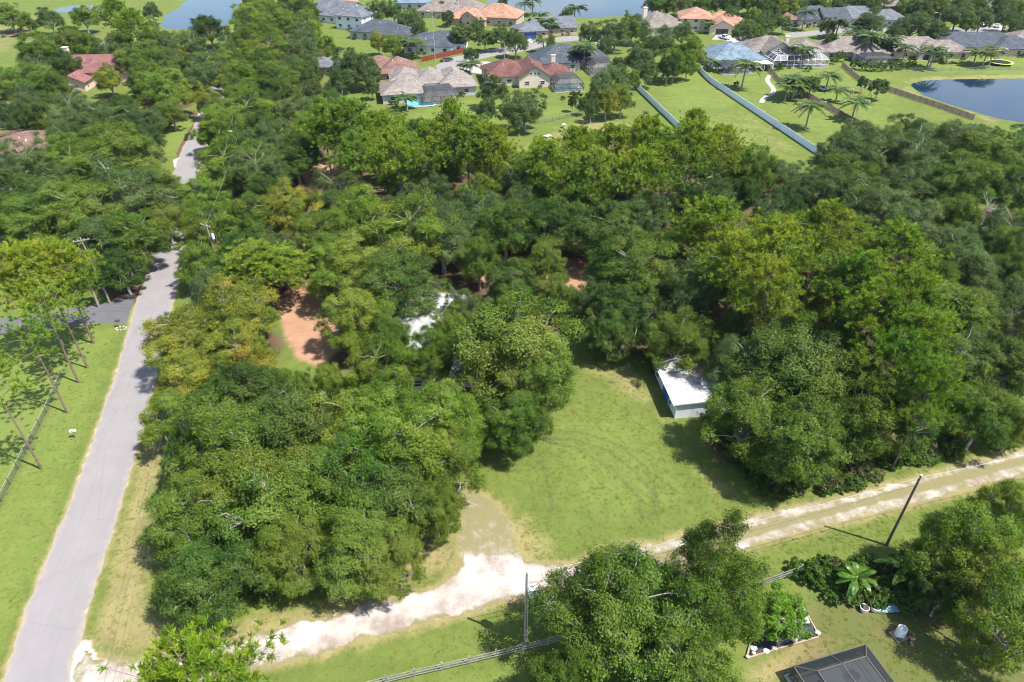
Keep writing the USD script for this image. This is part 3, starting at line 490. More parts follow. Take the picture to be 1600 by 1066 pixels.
# along the road, left
for a in [('pine', 42, 420, 56), ('pine', 92, 412, 46)]: crown(*a)
for px, py, h in [(65, 733, 17), (105, 645, 15), (123, 598, 15), (137, 575, 14), (-25, 640, 16)]: foot('thin_pine', px, py, 3.0, h)
foot('fan_palm', 155, 480, 1.9, 6.5, 'fan palm with drooping leaves beside the dark asphalt driveway'); foot('fan_palm', 172, 474, 1.5, 4.5, 'shorter fan palm next to the road end of the dark driveway')
for a in [('oak', 120, 330, 75), ('grey', 190, 300, 85), ('oak', 230, 290, 55), ('oak', 60, 330, 66), ('oak', 20, 300, 66), ('grey', 150, 370, 66), ('oak', 210, 370, 52), ('oak', 186, 412, 38), ('oak', 258, 340, 32), ('oak', 262, 292, 30), ('pale', 304, 335, 28), ('oak', 180, 240, 75), ('pale', 110, 250, 46), ('grey', 40, 250, 55), ('grey', 165, 182, 50), ('grey', 215, 185, 40), ('grey', 110, 165, 36), ('yellow', 92, 190, 28), ('pale', 262, 132, 48), ('pale', 235, 120, 32),
          ('bush', 30, 185, 34), ('oak', 40, 122, 52), ('oak', 100, 95, 30), ('oak', 62, 78, 40), ('oak', 110, 68, 38), ('grey', 165, 78, 28), ('oak', 200, 90, 30), ('yellow', 168, 120, 24), ('yellow', 290, 60, 24), ('yellow', 282, 88, 18), ('grey', 318, 105, 42), ('oak', 325, 40, 32), ('grey', 75, 25, 24), ('oak', 130, 22, 24), ('deep_pine', 178, 18, 26), ('deep_pine', 205, 32, 24), ('grey', 235, 14, 16), ('grey', 245, 55, 24), ('oak', 265, 170, 24), ('oak', 230, 75, 26), ('pale', 385, 20, 30), ('pale', 390, 55, 32), ('pale', 12, 18, 26), ('pale', 40, 30, 16)]: crown(*a)
for a in [('pale', 350, 250, 55), ('pale', 340, 190, 46), ('pale', 385, 170, 48), ('pale', 310, 300, 44), ('pale', 330, 350, 50), ('grey', 400, 260, 55), ('oak', 390, 330, 55), ('grey', 420, 210, 50), ('pale', 375, 115, 42), ('oak', 430, 125, 44), ('grey', 465, 170, 40), ('oak', 460, 240, 48), ('pale', 310, 400, 42), ('pale', 420, 75, 36), ('grey', 470, 75, 34), ('pale', 440, 30, 30), ('pale', 410, 35, 28), ('oak', 470, 110, 32), ('grey', 490, 140, 22)]: crown(*a)
# the suburb beyond the wood
sub = [('grey', 550, 95, 42), ('grey', 575, 110, 24), ('grey', 590, 12, 22), ('grey', 640, 26, 24), ('grey', 615, 14, 18), ('yellow', 590, 62, 16), ('pale', 612, 66, 16), ('round', 700, 25, 12), ('round', 722, 52, 24), ('round', 757, 58, 20), ('grey', 784, 52, 20), ('grey', 806, 60, 24), ('round', 735, 84, 14), ('grey', 770, 135, 28), ('grey', 760, 165, 20), ('grey', 822, 162, 38), ('grey', 800, 170, 26),
       ('grey', 960, 46, 32), ('grey', 922, 48, 22), ('grey', 990, 38, 26), ('grey', 945, 66, 14), ('pale', 985, 40, 22), ('grey', 1025, 62, 38), ('pale', 1080, 72, 30), ('grey', 1000, 85, 28), ('pale', 1055, 92, 26), ('grey', 1068, 46, 20), ('grey', 1165, 44, 24), ('grey', 1192, 34, 24), ('grey', 955, 118, 36), ('yellow', 948, 155, 24), ('pale', 972, 148, 24), ('grey', 925, 165, 14), ('pale', 990, 120, 14), ('grey', 940, 135, 26),
       ('round', 1225, 34, 16), ('grey', 1295, 38, 14), ('grey', 1362, 30, 26), ('grey', 1428, 34, 30), ('grey', 1460, 44, 26), ('grey', 1400, 48, 18), ('grey', 1500, 18, 26), ('grey', 1535, 26, 22), ('grey', 1592, 38, 20), ('round', 1268, 130, 17), ('round', 1374, 134, 17), ('round', 1348, 128, 9), ('round', 912, 162, 10), ('grey', 1345, 38, 12), ('round', 1560, 16, 14), ('round', 690, 8, 12), ('round', 785, 4, 10)]
for a in sub: crown(*a, wood=False)
crown('round', 895, 158, 8, wood=False)
for a in [('pale', 325, 152, 24), ('grey', 345, 118, 22), ('pale', 352, 92, 20), ('pale', 322, 205, 18), ('grey', 334, 178, 22)]: crown(*a)
far_row = rs(41)
for k in range(40):
    x = 1012 + k * 15.5 + far_row.uniform(-8, 8); crown(('grey', 'oak', 'pale', 'grey')[k % 4], x, 4 + far_row.uniform(-4, 5) - (4 if x < 1200 else 0), far_row.uniform(15, 23), wood=False)
for a in [('grey', 1140, 20, 16), ('pale', 1178, 24, 18), ('oak', 1205, 14, 18), ('round', 1320, 14, 14), ('grey', 1250, 10, 16), ('round', 1480, 22, 18), ('round', 1445, 60, 12), ('grey', 1385, 66, 14), ('oak', 1300, 62, 14), ('round', 1310, 66, 12), ('pale', 1362, 62, 14), ('grey', 1575, 24, 18), ('oak', 1515, 32, 16), ('grey', 1410, 44, 18), ('round', 1190, 62, 10), ('pale', 1182, 48, 14), ('grey', 885, 22, 14), ('pale', 862, 64, 10), ('round', 966, 98, 12), ('grey', 1010, 108, 22), ('oak', 1045, 100, 22), ('pale', 1075, 96, 18), ('grey', 745, 38, 14), ('grey', 655, 40, 14), ('pale', 510, 70, 22), ('grey', 530, 118, 22), ('pale', 500, 165, 24), ('oak', 520, 150, 16), ('grey', 580, 130, 14)]: crown(*a, wood=False)
for px, py, s in [(735, 128, 1.0), (625, 80, 1.1), (640, 86, 1.15), (652, 92, 1.0), (636, 172, .8), (855, 52, 1.2), (842, 48, 1.1), (862, 56, 1.0), (820, 26, 1.2), (832, 24, 1.2), (896, 42, 1.7), (849, 82, 1.0), (912, 108, 1.3), (905, 104, 1.1), (870, 104, .9), (1158, 140, 1.35), (1108, 110, .7), (1140, 112, .6), (1258, 202, 1.15), (1305, 160, .9), (1290, 140, 1.0), (1330, 188, .9), (1252, 104, 1.35), (1244, 100, 1.2), (1232, 152, 1.0), (1238, 156, .9), (1245, 150, 1.1), (1226, 158, .8), (1357, 92, 1.7), (1335, 84, 1.6), (1384, 92, 1.2), (1410, 96, 1.1), (1452, 108, 1.3), (1448, 106, 1.1), (1520, 102, 1.1), (1545, 102, 1.2), (1534, 106, .9), (1298, 60, 1.5), (1305, 58, 1.2), (1252, 48, 1.3), (1345, 60, 1.3), (1330, 62, 1.1), (1110, 24, 1.0), (1136, 22, 1.0), (1478, 98, .7), (1390, 20, 1.1), (1490, 24, 1.6), (37, 56, 1.1), (2, 60, 1.2), (1108, 52, .9), (420, 60, 1.0), (470, 92, 1.1)]: foot('palm', px, py, 3.6 * (.6 + .4 * s), 6.0 * s)
for px, py, s in [(1335, 108, 1.3), (1348, 110, 1.3), (1362, 111, 1.3), (1376, 111, 1.3), (1390, 110, 1.3), (1404, 109, 1.2), (1415, 107, 1.1), (1310, 96, 1.4), (1300, 100, 1.0), (1222, 108, .9), (1262, 112, .8), (1425, 104, .8), (1215, 110, 1.0), (1130, 112, .6), (1120, 114, .6), (880, 156, .5), (902, 154, 1.0), (896, 152, .8), (745, 92, .7), (1150, 134, .6), (245, 226, .9), (298, 218, .8), (262, 200, .9), (1350, 60, .9)]: foot('bush', px, py, 1.6 * s * 1.1, 2.6 * s)
# undergrowth along the edge of the wood and the gardens at the lower right
for px, py, s, kd in [(1260, 745, 1.2, 'scrub'), (1330, 735, 1.1, 'scrub'), (1400, 722, 1.2, 'bush'), (1420, 715, 1.0, 'bush'), (1290, 762, 1.1, 'scrub'), (1300, 745, .9, 'bush'), (1480, 705, 1.2, 'bush'), (1450, 712, .9, 'scrub'), (1550, 690, 1.1, 'bush'), (1580, 680, 1.2, 'bush'), (1215, 745, .8, 'bush'), (1180, 700, .9, 'bush'), (1320, 765, .7, 'bush'), (1120, 690, .9, 'bush'), (1140, 715, .8, 'bush'), (1240, 765, .7, 'scrub'), (1015, 575, .8, 'bush'), (1160, 670, 1.0, 'bush'), (1510, 690, 1.0, 'scrub')]: foot(kd, px, py, 1.6 * s, 2.3 * s)
foot('feather', 1210, 985, 2.9, 5.0, 'bright feathery green bush standing in the timber edged bed')
foot('banana', 1328, 928, 3.1, 4.0, 'banana plant with arching leaves in front of the bare wooden pole'); foot('banana', 1396, 916, 3.3, 4.8, 'taller banana plant right behind the pots, below the bare wooden pole'); foot('banana', 1410, 926, 2.8, 3.8, 'banana plant with yellowing lower leaf, nearest to the right edge oak')
for px, py, s, kd, lb in [(1270, 905, 1.0, 'bush', 'pale leafy shrub at the end of the rail fence'), (1285, 890, .8, 'bush', 'thin pale shrub just above the end of the rail fence'), (1350, 890, .8, 'bush', 'green shrub between the bare wooden pole and the left banana plant'), (1365, 945, .7, 'bush', 'low shrub beside the white pots'), (1430, 945, 1.0, 'scrub', 'brownish shrub right of the banana plants'), (1450, 925, .9, 'bush', 'shrub under the right edge oak behind the white tank'), (1300, 940, .6, 'bush', 'low shrub at the left foot of the front banana plant')]: foot(kd, px, py, 1.6 * s, 2.3 * s, lb)
for px, py, s in [(1322, 912, 1.0), (1372, 905, 1.1), (1345, 900, .9), (1310, 900, .8), (1425, 905, 1.0), (1440, 940, 1.0), (1415, 955, .7), (1390, 935, .8), (1355, 925, .9), (1330, 940, .7), (1300, 895, .9), (1280, 915, .7), (1420, 930, 1.1), (1405, 895, 1.1)]: foot('bush', px, py, 1.6 * s, 2.2 * s, wood=False)
# the rest of the wood: trees in the gaps
woods = [(poly(w, 7.0), s, mixk) for w, s, mixk in [
    ([(290, 470), (285, 330), (330, 200), (345, 110), (400, 140), (470, 170), (520, 150), (620, 190), (720, 190), (860, 235), (1000, 205), (1150, 240), (1270, 265), (1330, 205), (1640, 205), (1640, 640), (1480, 690), (1300, 730), (1180, 720), (1110, 560), (960, 550), (900, 470), (700, 440), (540, 480), (430, 430)], 6.6, ('oak', 'grey', 'pale', 'oak', 'grey')),
    ([(245, 580), (450, 600), (560, 490), (640, 540), (700, 480), (870, 480), (890, 560), (840, 640), (730, 720), (650, 820), (480, 890), (280, 940), (240, 760)], 6.4, ('oak', 'oak', 'pale')),
    ([(-90, 100), (60, 66), (230, 60), (320, 70), (300, 170), (225, 210), (240, 260), (262, 320), (235, 370), (160, 450), (100, 360), (-90, 350)], 7.0, ('oak', 'grey', 'oak')),
    ([(350, 70), (380, -5), (480, 0), (480, 110), (420, 190), (350, 190)], 7.0, ('pale', 'oak', 'grey')),
    ([(1000, -6), (1640, -6), (1640, 3), (1200, 4), (1010, -1)], 8.0, ('oak', 'grey', 'pale')), ([(-60, -25), (740, -28), (700, -18), (330, -18), (300, -12), (100, -12), (-60, -5)], 11.0, ('oak', 'grey', 'pale')), ([(1050, -24), (1800, -24), (1800, -10), (1050, -12)], 11.0, ('oak', 'grey', 'pale')), ([(1640, 100), (1800, 90), (1900, 130), (1680, 118)], 10., ('grey', 'oak'))]]
keepout = shapely.union_all([g if i != 5 else g for i, g in enumerate(lawns)] + [l.buffer(3) for l in lakes] + [house_yard.buffer(1.0), dirt3.buffer(-1.0), dirt2.buffer(-1.5)])
shed_c = at(1072, 618); shed_zone = Point(shed_c[0] + 1.0, shed_c[1] + 1.0).buffer(5.5); pink_zone = Point(*at(150, 128)[:2]).buffer(11); brown_zone = Point(*at(46, 232)[:2]).buffer(8)
keepout = shapely.union_all([keepout, shed_zone, pink_zone, brown_zone])
rw = rs(77)
# what the trees leave open to the eye: houses, water, lawns and bare earth
VISIBLE = [(115, 95, 190, 135), (28, 205, 66, 235), (258, 0, 368, 38), (0, 15, 62, 85), (92, 8, 162, 18), (268, 170, 318, 262), (240, 375, 285, 470), (430, 455, 535, 560), (632, 470, 700, 512), (655, 565, 695, 590), (1020, 572, 1095, 650), (885, 402, 925, 430), (875, 470, 905, 490), (480, 275, 545, 295), (545, 250, 560, 275)]
for pg, sp, kinds in woods:
    x0, y0, x1, y1 = pg.bounds; n = int((x1 - x0) * (y1 - y0) / 3.0)
    cand = np.column_stack([rw.uniform(x0, x1, n), rw.uniform(y0, y1, n)]); inside = shapely.contains_xy(pg, *cand.T) & ~shapely.contains_xy(keepout, *cand.T)
    for x, y in cand[inside]:
        R = rw.uniform(3.6, 5.4) * (1.25 if y > 250 else 1)
        near = [t for t in TREES if abs(t['x'] - x) < 14 and abs(t['y'] - y) < 14]
        px_, py_ = seen((x, y, 7.5)); rp = R * FPX / depth((x, y, 7.5))
        if any(a - rp < px_ < c + rp and b - rp * .75 < py_ < d + rp * .75 for a, b, c, d in VISIBLE): continue
        if all(math.hypot(t['x'] - x, t['y'] - y) > max(sp * .8, .72 * (R + t['R']) * (.8 if 'pine' in t['kind'] else 1)) for t in near if t['kind'] not in ('bush', 'scrub')):
            kd = kinds[int(rw.integers(len(kinds)))]
            grow(kd, x, y, R, BASE[kd][1] * rw.uniform(.72, .98) * (.6 + .4 * R / 6) * 1.15, wood=True); TREES[-1]['auto'] = True

# ------------------------------------------------------------------ the ground: one sheet to the horizon, sinking under the lakes
def axis(spans):
    out = []
    for a, b, s in spans: out += list(np.arange(a, b, s))
    return np.array(out + [spans[-1][1]])
gx = axis([(-6000, -1500, 900), (-1500, -420, 120), (-420, -150, 6), (-150, -62, 2.2), (-62, 80, .45), (80, 170, 2.2), (170, 420, 6), (420, 1500, 120), (1500, 6000, 900)])
gy = axis([(-3000, -200, 400), (-200, 20, 20), (20, 125, .45), (125, 290, 2.0), (290, 540, 5), (540, 1500, 120), (1500, 9000, 1500)])
GX, GY = np.meshgrid(gx, gy); pts = shapely.points(GX.ravel(), GY.ravel())
def inside(pg, soft=1.0):
    """1 well inside the outline, 0 well outside, over about soft metres."""
    sdist = np.where(shapely.contains_xy(pg, GX.ravel(), GY.ravel()), 1, -1) * shapely.distance(pts, pg.boundary)
    return np.clip(.5 + sdist / (2 * soft), 0, 1)
gz = np.zeros(GX.size)
for l in lakes: gz = np.minimum(gz, -1.2 * np.clip((inside(l, 4.0) - .25) / .75, 0, 1))
earth = np.zeros(GX.size)
for t in TREES:
    if not t['wood']: continue
    i0, i1 = np.searchsorted(gx, [t['x'] - 1.2 * t['R'], t['x'] + 1.2 * t['R']]); j0, j1 = np.searchsorted(gy, [t['y'] - 1.2 * t['R'], t['y'] + 1.2 * t['R']])
    sub_ = (slice(j0, j1), slice(i0, i1)); dd = np.hypot(GX[sub_] - t['x'], GY[sub_] - t['y']) / t['R']
    E_ = earth.reshape(GX.shape); E_[sub_] = np.maximum(E_[sub_], np.clip(1.35 - dd, 0, .9))
verge = poly([(135, 1010), (190, 800), (255, 560), (285, 560), (262, 700), (240, 800), (235, 950), (300, 985), (500, 935), (640, 860), (720, 790), (720, 890), (600, 940), (330, 1010), (210, 1035)])
clear_m = inside(clearing, 2.0); lane_m = inside(lane_area, 1.2); earth *= 1 - .85 * clear_m; earth *= 1 - .85 * inside(lawns[6], 2.0); earth *= 1 - .85 * inside(lawns[5], 2.0); earth *= 1 - .88 * inside(shapely.union_all([verge, lane_area.buffer(5.5)]), 2.5); earth[GY.ravel() > 330] = 0
far_lawn = shapely.union_all([lawns[7], poly([(700, 200), (1000, 190), (1000, 240), (800, 240)])])
lush = np.maximum.reduce([inside(lawns[5], 2) * .75, inside(poly([(860, 640), (1010, 620), (1050, 700), (1120, 790), (950, 820), (850, 760)]), 5) * .62, inside(poly([(800, 170), (1000, 150), (1100, 110), (1290, 250), (1100, 240)]), 6) * .35, inside(poly([(600, 190), (740, 150), (940, 170), (800, 195)]), 4) * .62, inside(poly([(1000, 100), (1100, 105), (1190, 165), (1050, 175)]), 6) * .75, inside(poly([(1100, 110), (1290, 100), (1420, 115), (1420, 195), (1300, 240)]), 6) * .55, inside(poly([(1290, 100), (1620, 85), (1620, 118), (1420, 112), (1330, 112)]), 4) * .8, inside(lawns[6], 1.5) * .75, inside(poly([(400, 1060), (840, 960), (1180, 880), (1600, 770), (1600, 850), (1250, 880), (900, 985), (840, 1010), (640, 1066)]), 2) * .40, inside(poly([(690, 1066), (840, 1030), (840, 1066)]), 1.5) * .95])
dry = np.maximum.reduce([inside(verge, 2.0) * .80, inside(poly([(720, 780), (800, 790), (880, 870), (740, 880)]), 4) * .85, inside(poly([(780, 240), (900, 180), (1040, 190), (1060, 215), (1100, 250)]), 5) * .52, inside(poly([(1060, 180), (1190, 170), (1290, 250), (1100, 240)]), 6) * .40, inside(poly([(1160, 1040), (1240, 985), (1340, 1000), (1250, 1066), (1150, 1080)]), 2) * .75, inside(poly([(890, 560), (1000, 570), (1060, 680), (1180, 780), (1120, 790), (1010, 640), (930, 600)]), 3) * .62, inside(poly([(-100, 25), (90, 20), (30, 80), (-100, 110)]), 8) * .5, inside(lane_area.buffer(1.0), 1.2) * .75, inside(poly([(1424, 120), (1650, 112), (1650, 122), (1440, 126), (1420, 131), (1445, 150), (1570, 190), (1560, 198), (1400, 145)]), 3) * .62, inside(road_area.buffer(.5), .5) * .7])
orange = np.maximum.reduce([inside(dirt_area, 1.5) * 1.0, inside(dirt2, 2.0) * .9, inside(dirt3, 2.0) * .8, inside(house_yard.buffer(4), 3) * .55, inside(poly([(1130, 590), (1220, 600), (1200, 680), (1120, 660)]), 3) * .45])
sand = np.maximum.reduce([inside(poly([(738, 790), (756, 778), (775, 800), (770, 832), (748, 830)]), .8) * .85, inside(lane_area.buffer(.25), .6) * .35, inside(poly([(100, 1075), (112, 1035), (128, 1000), (140, 1002), (150, 1030), (215, 1038), (215, 1080)]), .6) * .95, inside(LineString(ROAD).buffer(ROAD_W / 2 + .25, cap_style='flat'), .35) * .45])
arcs = [line(p) for p in ([(845, 683), (900, 688), (950, 705), (990, 735), (1020, 770), (1030, 800)], [(860, 672), (910, 676), (965, 695), (1010, 730), (1026, 775), (1016, 812)], [(855, 690), (900, 700), (960, 735), (1000, 780), (1005, 815)], [(845, 720), (855, 750), (862, 790), (855, 830)])]
track = np.maximum.reduce([inside(a.buffer(.34), .36) * .76 for a in arcs] + [inside(line(p).buffer(.25), .6) * .55 for p in ([(420, 1060), (600, 1030), (745, 985), (800, 975)], [(215, 1030), (235, 930), (238, 880)], [(1200, 885), (1300, 850), (1400, 830)])])
ditch = line([(-60, 900), (30, 730), (75, 640), (110, 560)]); track = np.maximum(track, inside(ditch.buffer(.7), .8) * .7)
garden = poly([(1180, 1080), (1240, 905), (1300, 890), (1450, 860), (1700, 830), (1700, 1200)]); earth = np.maximum(earth, inside(garden, 3) * .46)
ix, iy = np.meshgrid(np.arange(len(gx) - 1), np.arange(len(gy) - 1)); n0 = (iy * len(gx) + ix).ravel()
solo('ground', (np.column_stack([GX.ravel(), GY.ravel(), gz]), np.stack([n0, n0 + 1, n0 + 1 + len(gx), n0 + len(gx)], 1)), 'turf_and_earth', 'flat ground of mown grass, bare earth and leaf litter', kind='structure', smooth=True,
     primvars=dict(lush=lush, dry=dry, earth=earth, orange=orange, sand=sand, track=track))
for l, lb in zip(lakes, ('lake behind the trees at the top left', 'wide lake along the top edge behind the houses', 'pond with blue reflections at the right edge', 'small bright pond in the far top left corner')):
    mb = MB().sheet(l.buffer(2.5), -.30); solo('pond' if 'pond' in lb else 'lake', mb, 'lake_water', lb, kind='structure')

# ------------------------------------------------------------------ roads, lane, driveways
def ribbon(name, c, w, z, m, label, rag=.24, seed=1):
    r = rs(seed); c = np.asarray(c); t = np.gradient(c, axis=0); t /= np.linalg.norm(t, axis=1, keepdims=True); nrm = np.column_stack([-t[:, 1], t[:, 0]]); s = np.concatenate([[0], np.cumsum(np.linalg.norm(np.diff(c, axis=0), axis=1))])
    u = np.linspace(-1, 1, 9); off = u[None] * w / 2 + np.where(abs(u) > .99, rag * (meshkit.fbm(np.stack([np.repeat(s[:, None], 9, 1) * .6, np.repeat(u[None] * 9, len(s), 0), 0 * s[:, None] + u * 0], -1), 4, seed) - .5) * 3 * np.sign(u), 0)
    v = c[:, None] + nrm[:, None] * off[..., None]; v = np.concatenate([v, np.full(v.shape[:2] + (1,), z)], -1).reshape(-1, 3)
    i, j = np.meshgrid(np.arange(len(c) - 1), np.arange(8), indexing='ij'); q = np.stack([i * 9 + j, i * 9 + 9 + j, i * 9 + 10 + j, i * 9 + 1 + j], -1).reshape(-1, 4)
    return solo(name, (v, q[:, ::-1] if np.cross(np.append(t[0], 0), np.append(nrm[0], 0))[2] < 0 else q[:, ::-1]), m, label, kind='structure', primvars=dict(across=np.repeat(u[None], len(c), 0).ravel() * w / 2, along=np.repeat(s, 9)))
def dense(pts, step=.5):
    l = LineString(pts); return np.array([l.interpolate(k).coords[0] for k in np.arange(0, l.length, step)])
ribbon('road', dense(ROAD, .6), ROAD_W, .012, 'old_asphalt', 'narrow pale grey asphalt road running up the left side')
mb = MB().sheet(driveway_area, .016, 1.0); v, f = mb.arr(); solo('driveway', mb, 'dark_asphalt', 'dark asphalt driveway joining the road from the left', kind='structure', primvars=dict(across=v[:, 1], along=v[:, 0]))
# the sandy lane: bare sand at the left, two ruts with a grassy middle to the right
r_ = rs(9); lx0, ly0, lx1, ly1 = lane_area.bounds
LX, LY = np.meshgrid(np.arange(lx0 - 1, lx1 + 1, .22), np.arange(ly0 - 1, ly1 + 1, .22)); wob = (meshkit.fbm(np.stack([LX * .7, LY * .7, 0 * LX], -1), 4, 3) - .5)
sdl = np.where(shapely.contains_xy(lane_area, LX.ravel(), LY.ravel()), 1, -1) * shapely.distance(shapely.points(LX.ravel(), LY.ravel()), lane_area.boundary); sdl = sdl.reshape(LX.shape) + wob * 1.6
ruts = [line(p) for p in ([(940, 868), (1040, 852), (1160, 819), (1200, 809), (1260, 795), (1330, 777), (1440, 746), (1600, 707), (1720, 677)], [(960, 902), (1040, 884), (1090, 871), (1160, 852), (1200, 839), (1290, 815), (1380, 791), (1440, 776), (1600, 733), (1720, 702)])]
P_ = shapely.points(LX.ravel(), LY.ravel()); dr = np.minimum(shapely.distance(P_, ruts[0]), shapely.distance(P_, ruts[1])).reshape(LX.shape)
east = np.clip((LX - at(880, 890)[0]) / 7, 0, 1); spur = np.clip((LY - at(760, 918)[1]) / 6, 0, 1) * (1 - np.clip((LX - at(840, 860)[0]) / 3, 0, 1))
sandv = np.clip(.10 + sdl * .8, 0, .92) * (1 - east) + np.clip(.82 - dr * .80, .0, .47) * east; sandv = np.where(east > .5, np.maximum(sandv, .16), sandv); sandv = np.minimum(sandv, 1 - .76 * spur)
ok = (sdl[:-1, :-1] > 0) & (sdl[1:, :-1] > 0) & (sdl[:-1, 1:] > 0) & (sdl[1:, 1:] > 0) & ~shapely.contains_xy(road_area.buffer(-.02), LX[:-1, :-1].ravel(), LY[:-1, :-1].ravel()).reshape(LX[:-1, :-1].shape)
jj, ii = np.nonzero(ok); w_ = LX.shape[1]; q0 = jj * w_ + ii
used, inv = np.unique(np.stack([q0, q0 + 1, q0 + 1 + w_, q0 + w_], 1), return_inverse=True)
solo('sandy_lane', (np.column_stack([LX.ravel()[used], LY.ravel()[used], np.full(len(used), .005)]), inv.reshape(-1, 4)), 'lane_sand', 'white sandy lane crossing from the road to the right edge', kind='structure', primvars=dict(sand=sandv.ravel()[used]))
def flat(name, px, m, label, z=.010, world=False, kind='structure'):
    pg = px if isinstance(px, Polygon) else poly(px); mb = MB().sheet(pg, z, 2.0); v, f = mb.arr()
    return solo(name, mb, m, label, kind=kind, primvars=dict(across=v[:, 1], along=v[:, 0]))
flat('suburban_street', [(690, 116), (720, 100), (770, 88), (800, 84), (830, 78), (870, 66), (1000, 55), (1000, 49), (870, 58), (800, 72), (760, 79), (705, 90), (680, 103)], 'street_asphalt', 'pale suburban street between the roofs at the top')
flat('suburban_street', [(705, 118), (735, 113), (765, 118), (785, 110), (780, 100), (760, 96), (730, 98), (712, 106)], 'pale_concrete', 'rounded pale driveway apron in front of the red-roofed house', .016)
flat('suburban_street', [(1230, 60), (1330, 50), (1420, 50), (1540, 50), (1620, 46), (1620, 40), (1540, 43), (1420, 43), (1330, 43), (1225, 52)], 'street_asphalt', 'far suburban street between palms at the top right')
flat('house_driveway', [(1112, 62), (1128, 62), (1160, 72), (1190, 66), (1160, 56), (1122, 52)], 'pale_concrete', 'pale concrete driveway under the white pickup')
flat('house_driveway', [(1530, 40), (1550, 48), (1572, 46), (1560, 36)], 'pale_concrete', 'pale concrete driveway with white cars at the top right', .016)
flat('house_driveway', [(818, 62), (832, 68), (842, 60), (828, 54)], 'pale_concrete', 'pale driveway below the blue garage door', .016)
flat('house_driveway', [(930, 70), (948, 74), (952, 60), (938, 58)], 'pale_concrete', 'pale driveway in front of the trees near the slate roof', .016)
flat('crossing_slab', [(308, 172), (332, 170), (331, 178), (310, 181)], 'pale_concrete', 'pale concrete slab crossing the ditch beside the road', .018)
flat('side_street', [(270, 250), (295, 240), (318, 226), (320, 232), (312, 250), (300, 262), (272, 262)], 'pale_concrete', 'pale side street mouth half hidden by trees', .009)
flat('ditch_water', [(274, 243), (281, 228), (293, 205), (307, 186), (310, 187), (298, 206), (286, 228), (280, 243)], 'mulch', 'dark bottom of the ditch beside the far road', .006)
flat('garden_path', LineString(smooth([(1203, 118), (1200, 128), (1208, 138), (1207, 146), (1196, 152), (1190, 160)], 30)).buffer(.75), 'pale_concrete', 'winding pale garden path left of the palm cluster', .012)
# ------------------------------------------------------------------ rough grass: tufts scattered over the lawns near the camera
r = rs(404); lo_, hi_ = at(-40, 1100), at(1640, 560); n = 260000; X = r.uniform(-62, 84, n); Y = r.uniform(26, 122, n)
okg = (shapely.contains_xy(shapely.union_all([clearing.buffer(3), lane_area.buffer(9), verge, lawns[5], poly([(1180, 1080), (1240, 905), (1300, 890), (1450, 860), (1700, 830), (1700, 1200)])]), X, Y)) & ~shapely.contains_xy(road_area.buffer(.2), X, Y) & ~shapely.contains_xy(driveway_area.buffer(.2), X, Y) & ~shapely.contains_xy(lane_area.buffer(.3), X, Y) & ~shapely.contains_xy(shed_zone, X, Y)
keepg = r.random(n) < .06 + .30 * meshkit.fbm(np.stack([X * .3, Y * .3, 0 * X], -1), 4, 7); X, Y = X[okg & keepg], Y[okg & keepg]
gi = UsdGeom.PointInstancer.Define(stage, '/World/grass'); tag(gi.GetPrim(), 'short rough grass of the clearing, verges and near lawns', 'grass', None, 'stuff'); ps = []
for k in range(4):
    g = MB(); m = 16; a = r.uniform(0, 6.28, m); o = r.normal(0, .13, (m, 2)); l = r.uniform(.04, .085, m) * (1.3 if k == 3 else 1); tl = r.uniform(.3, 1.1, m)
    b0 = np.column_stack([o, np.zeros(m)]); w = np.column_stack([-np.sin(a), np.cos(a), 0 * a]) * .022; tip = b0 + np.column_stack([np.cos(a) * l * np.sin(tl) * 1.6, np.sin(a) * l * np.sin(tl) * 1.6, l * np.cos(tl) + .02]); i = np.arange(m)[:, None] * 4
    g.add(np.stack([b0 - w, b0 + w, tip + w * .6, tip - w * .6], 1).reshape(-1, 3), np.stack([i + [0, 1, 2], i + [0, 2, 3]], 1).reshape(-1, 3), np.repeat(r.normal((.35, .5, .62, .85)[k], .12, m), 4)); ps.append(f'/World/grass/tuft_{k}' if k else '/World/grass/tuft'); mesh_at(ps[-1], g, 'grass_blade', tone=True)
gi.CreatePrototypesRel().SetTargets([Sdf.Path(p) for p in ps]); n = len(X)
gi.CreateProtoIndicesAttr(Vt.IntArray.FromNumpy(r.integers(0, 4, n).astype(np.int32))); gi.CreatePositionsAttr(Vt.Vec3fArray.FromNumpy(np.column_stack([X, Y, np.zeros(n)]).astype(np.float32)))
an = r.uniform(0, np.pi, n); gi.CreateOrientationsAttr(Vt.QuathArray([Gf.Quath(float(math.cos(q)), 0, 0, float(math.sin(q))) for q in an])); sc_ = r.uniform(.45, 1.15, n); gi.CreateScalesAttr(Vt.Vec3fArray.FromNumpy(np.repeat(sc_[:, None], 3, 1).astype(np.float32)))
print('tufts', n)
# ------------------------------------------------------------------ the air
usdkit.material(stage, '/World/Looks/air', {'v': ('principled_volume', {'color': (.80, .88, 1.0), 'density': .00004, 'anisotropy': .2})}, volume='v.volume')
M['air'] = UsdShade.Material.Get(stage, '/World/Looks/air')
solo('haze', MB().box(-7000, -4000, -5, 7000, 10000, 63), 'air', 'thin pale air over the whole scene', kind='stuff')
